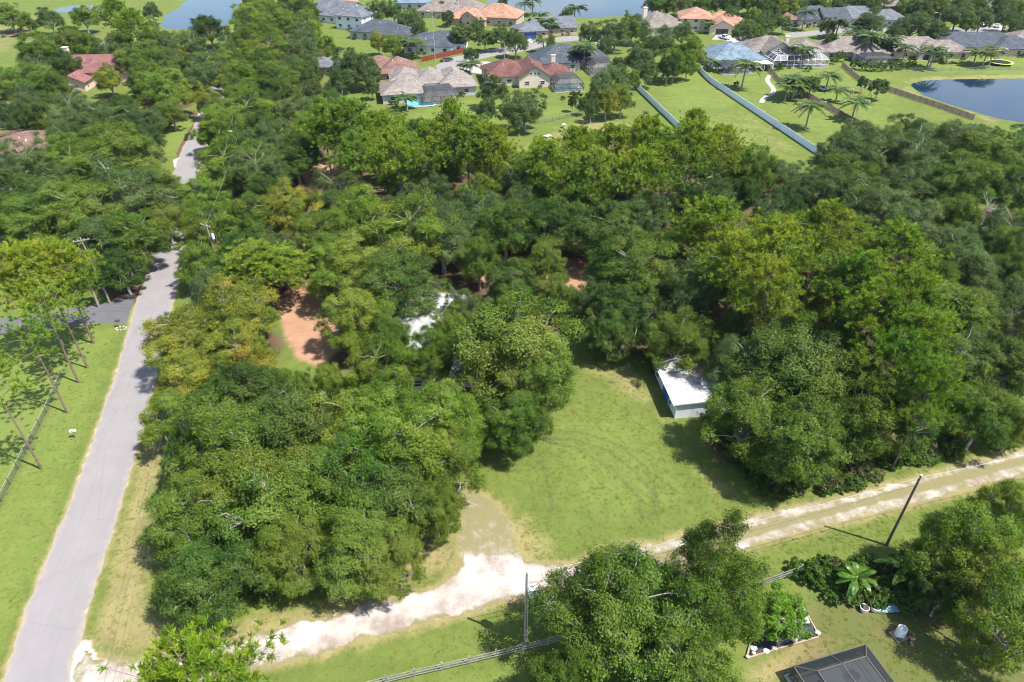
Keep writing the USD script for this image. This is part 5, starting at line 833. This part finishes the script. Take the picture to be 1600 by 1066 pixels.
part(t, 'guard', MB().tube([(.17, -.08, .1), (.16, -.08, 6.6)], .04, 6), 'galvanised')
m1 = at(1385, 852); t = pole('bare brown wooden pole behind the banana plants', m1[0], m1[1], 10.6, 'pole_wood', lean=(.05, .05)); part(t, 'pole_cap', MB().lathe([(.12, 10.6), (.12, 10.72), (0, 10.74)], (.05, .05, 0), 10), 'galvanised')
m2 = at(125, 371, 10.4); pole('leaning grey utility pole rising from the trees left of the road', m2[0] + .5, m2[1], 10.4, 'grey_pole_wood', lean=(-.5, 0), arm=25)
m3 = at(321, 348, 10.6); t = pole('grey utility pole with a crossarm right of the road', m3[0] + .2, m3[1], 10.6, 'grey_pole_wood', lean=(-.2, 0), arm=-30); part(t, 'transformer', MB().lathe([(0, 7.6), (.24, 7.65), (.26, 8.5), (.15, 8.65), (0, 8.68)], (.45, -.1, 0), 14), 'transformer_grey', smooth=40)
def lamp(label, x, y, h, aim, mat='pale_concrete', r=.13, name='street_lamp'):
    t = thing(name, label, 'street lamp', (x, y, 0)); part(t, 'pole', MB().tube([(0, 0, -.2), (0, 0, h)], [r, r * .6], 8), mat, smooth=40); c, s = math.cos(aim), math.sin(aim)
    part(t, 'arm', MB().tube([(0, 0, h - .25), (c * .8, s * .8, h + .1), (c * 1.7, s * 1.7, h + .2)], .05, 6), mat); hd = MB().box(-.45, -.18, 0, .45, .18, .16); hd.turn(math.degrees(aim)); [v.__iadd__([c * 2.0, s * 2.0, h + .14]) for v in hd.v]; part(t, 'lamp_head', hd, 'white_metal')
    return t
for lb, px, py, tp, aim in (('tall pale street lamp beside the red fence', 680, 97, 19, 2.6), ('pale street lamp right of the rounded driveway apron', 788, 106, 66, 3.0), ('thin pale lamp pole in the far top right palms', 1460, 52, 20, 3.0)):
    b = at(px, py); hh = CAM_H + (lambda d: np.dot(b[:2], d[:2]) / np.dot(d[:2], d[:2]) * d[2])(at(px, tp, 0) - [0, 0, CAM_H]); lamp(lb, b[0], b[1], hh, aim)
b = at(366, 206, 9.0); lamp('white headed street lamp rising from the trees right of the road', b[0] + .9, b[1], 8.8, 3.0, 'grey_pole_wood'); b = at(186, 45, 8.0); lamp('white street lamp rising from the trees at the top left', b[0] + .6, b[1], 8.0, 2.6, 'white_metal')
def cable(label, a, b, sag, r, m='wire', n=24, group=None):
    a, b = np.asarray(a, float), np.asarray(b, float); t = np.linspace(0, 1, n)[:, None]; p = a + (b - a) * t; p[:, 2] -= (4 * sag * t * (1 - t))[:, 0]
    solo('cable', MB().tube(p, r, 4, cap=False), m, label, 'cable', group)
far_r = m1 + np.array([(m1 - m0)[0], (m1 - m0)[1] , 0]) * 1.15
cable('upper cable from the transformer pole to the bare wooden pole', m0 + [0, 0, 10.3], m1 + [0, 0, 10.4], .5, .022, 'pale_wire'); cable('lower cable leaving the transformer pole', m0 + [0, 0, 9.0], m1 + [0, 0, 9.4], .7, .022)
cable('cable leaving the bare wooden pole towards the right edge', m1 + [0, 0, 10.4], far_r + [0, 0, 10.2], .6, .022, 'pale_wire')
s_end = at(150, 1150, 9.6)
for k, (lb, o) in enumerate((('leftmost of the parallel cables along the right verge of the road', -1.05), ('second from left of the parallel cables along the right verge', -.45), ('third from left of the parallel cables along the right verge', .45), ('rightmost of the parallel cables along the right verge of the road', 1.05))):
    cable(lb, m3 + [o * .87, -o * .5, -.35], s_end + [o * .9, -o * .3, 0], 1.1, .008, 'wire', 40)
b = at(366, 206, 9.0); cable('pale cable from the crossarm pole to the far street lamp', m3 + [0, 0, -.3], b + [.9, 0, -.2], .6, .018, 'pale_wire'); cable('thin cable from the leaning pole across the road to the crossarm pole', m2 + [.3, 0, -.4], m3 + [-.3, 0, -.8], .8, .018)

# ------------------------------------------------------------------ vehicles
def car(label, px, py, rz, mat, kind='car', cat='car'):
    p = at(px, py); t = thing('pickup_truck' if kind == 'pickup' else 'parked_car', label, cat, (p[0], p[1], 0), rz); L, W = (5.6, 1.95) if kind == 'pickup' else (4.6, 1.82)
    prof = [(-L / 2, .35), (-L / 2, .85), (-L * .30, 1.0), (-L * .2, 1.42), (L * .16, 1.48), (L * .36, 1.0), (L / 2, .88), (L / 2, .35)] if kind != 'pickup' else [(-L / 2, .45), (-L / 2, .95), (-L * .27, 1.1), (-L * .17, 1.75), (L * .10, 1.78), (L * .13, 1.1), (L / 2, 1.08), (L / 2, .45)]
    lower = [q for q in prof if q[1] < 1.2]; body = Polygon(lower)
    m = MB(); pr = np.array(prof)
    def ring(y, k): return [(x, y, z if z < 1.05 else 1.05 + (z - 1.05) * k) for x, z in prof]
    n = len(prof); rows = [[(x * .985, s * W / 2 * (.97 if z < 1.05 else .80), z) for x, z in prof] for s in (-1, 1)]
    v = rows[0] + rows[1]; f = [(i, (i + 1) % n, n + (i + 1) % n) for i in range(n)] + [(i, n + (i + 1) % n, n + i) for i in range(n)]
    tri = trimesh.creation.triangulate_polygon(Polygon(prof), engine='earcut'); loc = {tuple(np.round(q, 6)): i for i, q in enumerate(prof)}; ids = [loc[tuple(np.round(q, 6))] for q in tri[0]]
    f += [tuple(ids[k] for k in g) for g in tri[1]] + [tuple(n + ids[k] for k in g[::-1]) for g in tri[1]]
    part(t, 'body', m.add(v, f), mat)
    cab = [q for q in prof if q[1] > .99][:4]; x = [q[0] for q in cab]; zt = max(q[1] for q in cab)
    for a, b_ in ((0, 1), (2, 3)):                          # windscreen and rear window
        (xa, za), (xb, zb) = cab[a], cab[b_]; d = np.array([zb - za, -(xb - xa)]) * np.sign(zb - za if a == 0 else za - zb) ; d = np.array([-(zb - za), xb - xa]); d = d / np.linalg.norm(d) * .015; w = .36 * W
        lerp = lambda u: (xa + (xb - xa) * u + d[0], za + (zb - za) * u + d[1]); p0, p1 = lerp(.12), lerp(.88)
        part(t, 'windscreen' if a else 'rear_window', MB().add([(p0[0], -w, p0[1]), (p0[0], w, p0[1]), (p1[0], w, p1[1]), (p1[0], -w, p1[1])], [(0, 1, 2, 3)]), 'dark_glass')
    for s in (-1, 1):
        y = s * (W / 2 * .80 + .03); yb = s * (W / 2 * .965 + .01); part(t, 'side_window', MB().add([(x[0] + .25, yb * .97, 1.06), (x[3] - .25, yb * .97, 1.06), (x[2] - .05, y, zt - .09), (x[1] + .1, y, zt - .09)], [(0, 1, 2, 3)]), 'dark_glass')
        for wx in (-L * .31, L * .31):
            w = MB().lathe([(0, -.11), (.33, -.11), (.34, -.06), (.34, .06), (.33, .11), (0, .11)], n=14); [v_.__setitem__(slice(None), v_[:, [0, 2, 1]] + [wx, s * (W / 2 - .10), .34]) for v_ in w.v]; wh_ = part(t, 'wheel', w, 'black_rubber'); h_ = MB().lathe([(0, .12), (.2, .12), (.2, .10)], n=10); [v_.__setitem__(slice(None), v_[:, [0, 2, 1]] * [1, s, 1] + [wx, s * (W / 2 - .10), .34]) for v_ in h_.v]; part(wh_, 'rim', h_, 'galvanised')
        part(t, 'headlight', MB().box(L / 2 - .08, s * W * .38 - .16, .68, L / 2 + .01, s * W * .38 + .16, .82), 'white_metal'); part(t, 'tail_light', MB().box(-L / 2 - .01, s * W * .40 - .12, .66, -L / 2 + .06, s * W * .40 + .12, .82), 'car_red')
    if kind == 'pickup': part(t, 'cargo_bed', MB().box(-L / 2 + .12, -W * .4, .96, -L * .29, W * .4, 1.03), 'dark_metal')
    return t
car('dark grey car parked beside the red fence', 698, 96, 28, 'car_dark'); car('white pickup truck in front of the dark garage', 1131, 61, 118, 'car_white', 'pickup', 'pickup truck')
car('white car parked at the far top right, left of its neighbour', 1536, 41, 80, 'car_white'); car('silver white car parked at the far top right, nearer the edge', 1557, 43, 60, 'car_silver'); car('white van-like car half hidden left of the top trees by the two storey house', 574, 30, 20, 'car_white')

# ------------------------------------------------------------------ small things in the yards
def mailbox(label, px, py, rz, mat):
    p = at(px, py); t = thing('mailbox', label, 'mailbox', (p[0], p[1], 0), rz); part(t, 'post', MB().box(-.06, -.06, -.1, .06, .06, 1.02), 'fence_wood'); part(t, 'support', MB().box(-.30, -.10, 1.022, .30, .10, 1.06), 'fence_wood')
    g = np.linspace(0, np.pi, 9); pr = [(-.15, 0)] + [(.15 * -math.cos(a), .18 + .15 * math.sin(a)) for a in g] + [(.15, 0)]; n = len(pr); m = MB(); v = [(sx, y, 1.062 + z) for sx in (-.36, .36) for y, z in pr]; f = [(i, (i + 1) % n, n + (i + 1) % n) for i in range(n)] + [(i, n + (i + 1) % n, n + i) for i in range(n)] + [(0, k + 1, k) for k in range(1, n - 1)] + [(n, n + k, n + k + 1) for k in range(1, n - 1)]
    part(t, 'box', m.add(v, f), mat); part(t, 'flag', MB().box(-.05, -.19, 1.15, .0, -.152, 1.42), 'car_red')
mailbox('white mailbox on a post in the left lawn beside the road', 119, 684, 15, 'white_paint'); mailbox('dark mailbox at the corner of the dark driveway', 187, 511, 20, 'dark_metal')
def stones(label, name, cat, pts, s, m='stone', seed=1):
    r = rs(seed); t = thing(name, label, cat)
    for x, y in pts:
        q = trimesh.creation.icosphere(1, 1.0); q.vertices *= r.uniform(.75, 1.2, 3) * s * [1, 1, .6]; q.vertices += r.normal(0, .05 * s, q.vertices.shape); q.apply_translation([x, y, s * .35]); part(t, 'stone', MB().tm(q), m)
    return t
c = at(858, 633); fp = stones('round brick fire pit on the left edge of the clearing', 'fire_pit', 'fire pit', [(c[0] + .6 * math.cos(a), c[1] + .6 * math.sin(a)) for a in np.arange(0, 6.28, .52)], .17, 'brick_red'); part(fp, 'ash', MB().lathe([(.5, .06), (0, .07)], (c[0], c[1], 0), 14), 'stone')
c = at(190, 513); stones('pale stones around the dark mailbox', 'stone_edging', 'stones', [(c[0] + .8 * math.cos(a), c[1] - .1 + .5 * math.sin(a)) for a in np.arange(0, 6.28, .7)], .16, 'stone', 4)
b0 = at(838, 690); lg = thing('fallen_branch', 'dark fallen branch with bent twigs at the left of the clearing', 'branch', (b0[0], b0[1], 0)); r = rs(8); m = MB(); limb(m, (-1, .1, .25), (1.6, .35, .5), .13, .06, r, .1, 6, 6); limb(m, (.2, .2, .35), (.0, -.6, .05), .06, .03, r, .2, 5, 5); limb(m, (1.2, .3, .45), (2.6, -.35, .05), .05, .025, r, .35, 5, 5); limb(m, (1.5, .3, .5), (3.4, .1, .1), .04, .02, r, .3, 5, 5); part(lg, 'branch', m, 'pole_wood')
b0 = at(655, 838); t = thing('trash_barrel', 'dark barrel with a white stick at the edge of the front grove', 'barrel', (b0[0], b0[1], 0)); part(t, 'drum', MB().lathe([(0, 0), (.3, 0), (.3, .85), (.27, .85), (.27, .1), (0, .1)], n=16), 'dark_metal', smooth=40); part(t, 'stick', MB().bar((.1, .1, .1), (.7, .3, 1.3), .08), 'white_paint')
# lower right garden
def box_on(px, py): q = at(px, py); return (q[0], q[1], 0)
bd = [(1166, 1030), (1280, 996), (1258, 957), (1178, 984)]; t = thing('garden_bed', 'timber edged garden bed of black sheeting around the feathery bush', 'garden bed'); B = [at(*p) for p in bd]
for a, b in zip(B, B[1:] + B[:1]): d = (b - a) / np.linalg.norm(b - a); part(t, 'edging_board', MB().bar(a + d * .09 + [0, 0, .1], b - d * .09 + [0, 0, .1], .14, .24), 'bed_timber')
pg = Polygon([p[:2] for p in B]).buffer(-.1); gx_ = np.arange(pg.bounds[0], pg.bounds[2], .22); gy_ = np.arange(pg.bounds[1], pg.bounds[3], .22); xx, yy = np.meshgrid(gx_, gy_); zz = .08 + .16 * meshkit.fbm(np.stack([xx * 1.6, yy * 3.2, 0 * xx], -1), 3, 6); okk = shapely.contains_xy(pg, xx[:-1, :-1].ravel(), yy[:-1, :-1].ravel()); j_, i_ = np.nonzero(okk.reshape(xx.shape[0] - 1, -1)); q = j_ * xx.shape[1] + i_; part(t, 'plastic_sheet', MB().add(np.column_stack([xx.ravel(), yy.ravel(), zz.ravel()]), np.stack([q, q + 1, q + 1 + xx.shape[1], q + xx.shape[1]], 1)), 'black_plastic')
r = rs(21)
for k in range(26):
    u = r.random(2); p = B[0] * (1 - u[0]) * (1 - u[1]) + B[1] * u[0] * (1 - u[1]) + B[2] * u[0] * u[1] + B[3] * (1 - u[0]) * u[1]; s = r.uniform(.12, .3); q = trimesh.creation.icosphere(1, s); q.vertices *= [1.3, 1, .6]; q.vertices += r.normal(0, .02, q.vertices.shape); q.apply_translation([p[0], p[1], .26]); part(t, 'stone', MB().tm(q), 'stone' if k % 3 else 'white_paint')
sl = at(1247, 966); solo('stone_slab', MB().add(*(lambda m: (m.vertices + [sl[0], sl[1], .45], m.faces))(trimesh.creation.box([1.5, 1.7, .16]))), 'stone', 'flat pale stone slab at the upper end of the garden bed', 'slab')
tk = thing('water_tank', 'white cylindrical tank standing on boards under the right edge oak', 'tank', box_on(1404, 994), 20); UsdGeom.Xformable(stage.GetPrimAtPath(tk)).AddScaleOp().Set(Gf.Vec3f(.74, .74, .8)); part(tk, 'tank_body', MB().lathe([(0, .2), (.58, .2), (.6, .25), (.6, 1.55), (.57, 1.66), (.5, 1.7)], n=24), 'tank_white', smooth=40); part(tk, 'tank_lid', MB().lathe([(.5, 1.7), (.46, 1.62), (.2, 1.60), (0, 1.6)], n=24), 'galvanised', smooth=40)
for k in range(5): part(tk, 'board', MB().box(-.9 + k * .36, -.8, .08, -.9 + k * .36 + .3, .8, .19), 'bed_timber')
t = thing('tool_heap', 'small heap of dark and orange odds and ends beside the white tank', 'heap', box_on(1418, 1000)); r = rs(31)
for k in range(7): q = trimesh.creation.box(r.uniform(.12, .5, 3) * [1, 1, .6]); q.apply_transform(trimesh.transformations.rotation_matrix(r.uniform(0, 6), [0, 0, 1], [0, 0, 0])); q.apply_translation([r.normal(0, .4), r.normal(0, .35), .15 + .02 * k]); part(t, 'piece', MB().tm(q), ('dark_metal', 'brick_red', 'dark_metal', 'bed_timber')[k % 4])
for k, (px, py, s, lb) in enumerate(((1349, 954, .42, 'white rounded pot left of the bluish tarpaulin'), (1366, 953, .48, 'larger white pot lying next to the bluish tarpaulin'))):
    t = thing('plant_pot', lb, 'pot', box_on(px, py)); part(t, 'pot', MB().lathe([(0, 0), (s * .7, 0), (s, s * 1.2), (s * 1.05, s * 1.3), (s * .9, s * 1.3), (s * .85, s * 1.1), (0, s * 1.1)], n=18), 'white_paint', smooth=40)
    part(t, 'soil', MB().lathe([(s * .86, s * 1.14), (0, s * 1.16)], n=14), 'mulch')
tp_ = at(1382, 948); xx, yy = np.meshgrid(np.linspace(-1.1, 1.1, 15), np.linspace(-.8, .8, 12)); solo('tarpaulin', MB().add(np.column_stack([xx.ravel() + tp_[0], yy.ravel() + tp_[1], .1 + .55 * meshkit.fbm(np.stack([xx.ravel() * 1.4, yy.ravel() * 1.4, 0 * xx.ravel()], -1), 3, 2)]), [(j * 15 + i, j * 15 + i + 1, j * 15 + i + 16, j * 15 + i + 15) for j in range(11) for i in range(14)]), 'blue_tarp', 'crumpled bluish tarpaulin below the banana plants', 'tarpaulin')
db = at(1300, 918); xx, yy = np.meshgrid(np.linspace(-2.2, 2.2, 20), np.linspace(-.6, .6, 8)); s_ = MB().add(np.column_stack([xx.ravel(), yy.ravel(), .08 + .3 * meshkit.fbm(np.stack([xx.ravel(), yy.ravel() * 1.6, 0 * xx.ravel()], -1), 3, 12)]), [(j * 20 + i, j * 20 + i + 1, j * 20 + i + 21, j * 20 + i + 20) for j in range(7) for i in range(19)]); s_.turn(-28); [v.__iadd__([db[0], db[1], 0]) for v in s_.v]; solo('mulch_row', s_, 'mulch', 'dark mulch row at the feet of the garden plants', 'mulch', kind='stuff')
# pool enclosure at the lower right
a, b = at(1240, 1041, 1.9), at(1353, 1007, 1.9); rz = math.degrees(math.atan2(b[1] - a[1], b[0] - a[0])); w_ = np.linalg.norm((b - a)[:2])
ca, sa = math.cos(math.radians(rz)), math.sin(math.radians(rz)); ins = 1.3; W_, D_ = w_, 9.0
org = a[:2]                      # outer far left corner
t = cage('dark screened pool enclosure in the bottom right corner', (org[0] + ca * W_, org[1] + sa * W_, 0), rz + 180, W_, D_, 'bronze_metal', hw=1.9, rise=.8, inset=ins, step=4.6, mat='dark_screen', near=True)
pc = org + np.array([ca, sa]) * W_ * .5 - np.array([-sa, ca]) * D_ * .55; pool('pool in shade inside the dark corner enclosure', (pc[0], pc[1], 0), rz, 5, 4)
for k, (u, v_, lb) in enumerate(((.25, .2, 'left potted plant inside the dark corner enclosure'), (.72, .18, 'right potted plant inside the dark corner enclosure'))):
    q = org + np.array([ca, sa]) * W_ * u - np.array([-sa, ca]) * D_ * v_; foot_ = np.array([q[0], q[1]]); grow('bush', q[0], q[1], .6, 1.1, lb)
# play things by the pond
t = thing('swing_set', 'wooden swing frame left of the round trees by the pond fence', 'swing set', box_on(1330, 151), -4)
for x in (0, 2.8, 5.6): part(t, 'a_frame', MB().bar((x, -1.1, 0), (x, 0, 2.3), .16).bar((x, 1.1, 0), (x, 0, 2.3), .16), 'bed_timber')
part(t, 'top_beam', MB().bar((-.3, 0, 2.4), (5.9, 0, 2.4), .16), 'bed_timber')
for x in (1.0, 2.0, 3.8): part(t, 'swing', MB().bar((x - .2, 0, .5), (x + .2, 0, .5), .2, .05).bar((x - .2, 0, .5), (x - .2, 0, 2.35), .02).bar((x + .2, 0, .5), (x + .2, 0, 2.35), .02), 'dark_metal')
def trampoline(label, px, py, rad, pad):
    t = thing('trampoline', label, 'trampoline', box_on(px, py)); part(t, 'bed', MB().lathe([(rad * .8, .9), (0, .88)], n=20), 'black_rubber'); part(t, 'pad', MB().lathe([(rad, .86), (rad, .95), (rad * .8, .95), (rad * .8, .9)], n=20), pad); [part(t, 'leg', MB().bar((rad * .93 * math.cos(g), rad * .93 * math.sin(g), 0), (rad * .93 * math.cos(g), rad * .93 * math.sin(g), .9), .07), 'galvanised') for g in np.arange(0, 6.28, 1.05)]
trampoline('blue rimmed trampoline right of the palm cluster', 1286, 142, 2.0, 'blue_canvas'); trampoline('lime yellow rimmed trampoline above the pond at the right', 1562, 101, 4.2, 'yellow_canvas')
t = thing('storage_box', 'small pale box with a tilted lid in the dry yard below the mesh fence', 'box', box_on(855, 216), 20); part(t, 'box', MB().box(-1, -.6, 0, 1, .6, .55), 'stone'); part(t, 'lid', MB().box(-1.1, -.7, .553, 1.1, .7, .65), 'tank_white')
t = thing('bird_bath', 'little white pedestal basin in the dry yard near the mesh fence', 'bird bath', box_on(881, 200)); part(t, 'pedestal', MB().lathe([(.3, 0), (.15, .2), (.15, .8), (.4, .85)], n=12), 'tank_white'); part(t, 'basin', MB().lathe([(.3, .82), (.6, 1.0), (.55, 1.02), (.0, .9)], n=14), 'tank_white')
t = thing('storage_bin', 'blue storage bin against the wall of the wide slate-roofed house', 'bin', box_on(1497, 89)); part(t, 'bin_body', MB().box(-1.6, -.6, 0, 1.6, .6, 1.5), 'blue_canvas'); part(t, 'bin_lid', MB().box(-1.7, -.7, 1.503, 1.7, .7, 1.6), 'blue_canvas')
# trees of the dense wood that no part of the photograph shows are left out
order = sorted(TREES, key=lambda t: t['y']); cover = np.zeros((267, 400), bool); VY, VX = np.mgrid[0:267, 0:400] * 4.0
for t in order:
    if t['kind'] in ('bush', 'scrub', 'palm', 'fan_palm', 'banana', 'thin_pine', 'bare'): continue
    z = t['h'] * (.78 if 'pine' in t['kind'] else .62); px, py = seen((t['x'], t['y'], z)); q = FPX / depth((t['x'], t['y'], z)); rx, ry = t['R'] * q, max(t['R'] * .62, t['h'] * .36) * q
    e = ((VX - px) / rx) ** 2 + ((VY - py) / ry) ** 2; t['shown'] = int(((e < 1) & ~cover).sum()); cover |= e < .62
TREES = [t for t in TREES if not t.get('auto') or t.get('shown', 99) > 5]
# ------------------------------------------------------------------ trees: one copy for each place, and what each is called
CAT = {'oak': 'tree', 'pale': 'tree', 'grey': 'tree', 'yellow': 'tree', 'fore': 'tree', 'pine': 'pine tree', 'deep_pine': 'pine tree', 'thin_pine': 'pine tree', 'round': 'tree', 'bush': 'shrub', 'scrub': 'shrub', 'bare': 'tree', 'feather': 'shrub', 'palm': 'palm', 'fan_palm': 'palm', 'banana': 'banana plant'}
NAME = {'oak': 'oak_tree', 'pale': 'leafy_tree', 'grey': 'broadleaf_tree', 'yellow': 'yellowing_tree', 'fore': 'oak_tree', 'pine': 'pine_tree', 'deep_pine': 'pine_tree', 'thin_pine': 'pine_tree', 'round': 'garden_tree', 'bush': 'shrub', 'scrub': 'shrub', 'bare': 'bare_tree', 'feather': 'feathery_shrub', 'palm': 'palm_tree', 'fan_palm': 'fan_palm', 'banana': 'banana_plant'}
LOOKS = {'oak': 'dark green oak', 'pale': 'mid green leafy tree', 'grey': 'grey-green broadleaf tree', 'yellow': 'yellowing tree', 'fore': 'dark green oak', 'pine': 'bright yellow-green pine', 'deep_pine': 'deep green pine', 'thin_pine': 'slender long-trunked pine', 'round': 'round garden tree', 'bush': 'bright green shrub', 'scrub': 'brownish shrub', 'bare': 'half bare grey tree', 'feather': 'feathery shrub', 'palm': 'feather palm', 'fan_palm': 'fan palm', 'banana': 'banana plant'}
MARKS = [(n, at(*p)) for n, p in {'the white shed': (1060, 620), 'the white-roofed grove house': (670, 530), 'the orange dirt patch': (480, 510), 'the round fire pit': (858, 632), 'the transformer pole': (821, 1003), 'the bare wooden pole': (1385, 852), 'the white mailbox': (119, 684), 'the dark driveway': (120, 495), 'the crossarm pole': (330, 400), 'the leaning utility pole': (150, 425), 'the crossing slab': (320, 175), 'the salmon-roofed house': (150, 125), 'the brown left-edge roof': (48, 230), 'the top left lake': (315, 30), 'the beige-roofed grey house': (665, 150), 'the dark red-roofed house': (830, 130), 'the slate-roofed beige house': (886, 95), 'the short white fence end': (1061, 203), 'the long white fence end': (1283, 246), 'the blue-grey roofed house': (1140, 95), 'the white framed pool cage': (1240, 100), 'the pond': (1500, 150), 'the wide dark slate roof': (1528, 78), 'the white pickup': (1131, 61), 'the top lake': (900, 15), 'the blue garage door': (822, 55), 'the two storey white-walled house': (540, 40), 'the dark parked car': (698, 96), 'the winding garden path': (1205, 140), 'the swing frame': (1333, 151), 'the tall pale pink roof': (1418, 25), 'the hidden grey-roofed house': (497, 108), 'the sandy lane at the right edge': (1580, 715), 'the middle of the red earth gap': (880, 430), 'the red earth under the pines': (520, 275), 'the dry yard box': (855, 216)}.items()]
groups = {}
for t in TREES:
    if t['label']: continue
    w = np.array([t['x'], t['y']]); n, q = min(MARKS, key=lambda m: np.linalg.norm(m[1][:2] - w)); d = w - q[:2]; t['dist'] = float(np.linalg.norm(d))
    side = ('right of' if d[0] > 0 else 'left of') if abs(d[0]) > abs(d[1]) * .8 else ('behind' if d[1] > 0 else 'in front of')
    groups.setdefault((LOOKS[t['kind']], side, n), []).append(t)
ORD = ['nearest', 'second nearest', 'third nearest', 'fourth nearest', 'fifth nearest', 'sixth nearest', 'seventh nearest', 'eighth nearest', 'ninth nearest', 'tenth nearest']
for (lk, side, n), ts in groups.items():
    ts.sort(key=lambda t: t['dist'])
    for i, t in enumerate(ts):
        if len(ts) == 1: t['label'] = f'{lk} standing {side} {n}'
        else: t['label'] = (ORD[i] if i < len(ORD) and i < len(ts) - 1 else 'farthest' if i == len(ts) - 1 else f'{i + 1}th nearest') + f' {lk} {side} {n}'
GROUP = {'palm': 'palms in the gardens', 'round': 'garden trees of the suburb', 'thin_pine': 'slender pines on the left lawn', 'bush': 'shrubs', 'scrub': 'shrubs', 'banana': 'banana plants in the lower right garden'}
for t in TREES:
    R0, h0 = BASE[t['kind']]; ms = MODELS[t['kind']]; s, sz = t['R'] / R0, t['h'] / h0; k = t['k']
    x = UsdGeom.Xform.Define(stage, path_for('/World', NAME[t['kind']])); x.AddTranslateOp().Set(Gf.Vec3d(float(t['x']), float(t['y']), 0)); x.AddRotateZOp().Set(float(t['rot'])); x.AddScaleOp().Set(Gf.Vec3f(float(s), float(s), float(sz)))
    pr = x.GetPrim(); pr.GetReferences().AddInternalReference(ms[(k * 7 + k // 3) % len(ms)]); pr.SetInstanceable(True)
    tag(pr, t['label'], CAT[t['kind']], GROUP.get(t['kind'], 'pines of the wood' if 'pine' in t['kind'] else 'broadleaf trees of the wood'))
print('trees', len(TREES), {k: sum(t['kind'] == k for t in TREES) for k in BASE})

# low undergrowth along the foot of the wood, above the lane and round the grove
r = rs(515); ug = shapely.union_all([poly(p) for p in ([(1105, 668), (1150, 735), (1215, 785), (1330, 764), (1440, 732), (1600, 692), (1600, 668), (1440, 706), (1300, 740), (1190, 715), (1130, 660)], [(240, 945), (300, 978), (480, 925), (600, 890), (590, 870), (450, 905), (280, 940)], [(1245, 895), (1300, 925), (1440, 950), (1440, 900), (1300, 880)])])
x0, y0, x1, y1 = ug.bounds; X, Y = r.uniform(x0, x1, 3000), r.uniform(y0, y1, 3000); ok_ = shapely.contains_xy(ug, X, Y) & ~shapely.contains_xy(lane_area.buffer(.8), X, Y) & (r.random(3000) < .9); X, Y = X[ok_][:420], Y[ok_][:420]
ui = UsdGeom.PointInstancer.Define(stage, '/World/undergrowth'); tag(ui.GetPrim(), 'low green weeds and seedlings along the foot of the wood', 'undergrowth', None, 'stuff'); ps = []
for k, mdl in enumerate((MODELS['bush'][0], MODELS['bush'][1], MODELS['scrub'][0])):
    q = UsdGeom.Xform.Define(stage, '/World/undergrowth/' + ('clump' if k == 0 else f'clump_{k:03d}')); q.GetPrim().GetReferences().AddInternalReference(mdl); ps.append(q.GetPath())
ui.CreatePrototypesRel().SetTargets(ps); n = len(X); ui.CreateProtoIndicesAttr(Vt.IntArray.FromNumpy(r.choice(3, n, p=[.42, .42, .16]).astype(np.int32))); ui.CreatePositionsAttr(Vt.Vec3fArray.FromNumpy(np.column_stack([X, Y, np.zeros(n)]).astype(np.float32)))
an = r.uniform(0, np.pi, n); ui.CreateOrientationsAttr(Vt.QuathArray([Gf.Quath(float(math.cos(q)), 0, 0, float(math.sin(q))) for q in an])); sc_ = r.uniform(.3, .8, n)[:, None] * [1.15, 1.15, .85]; ui.CreateScalesAttr(Vt.Vec3fArray.FromNumpy(sc_.astype(np.float32)))
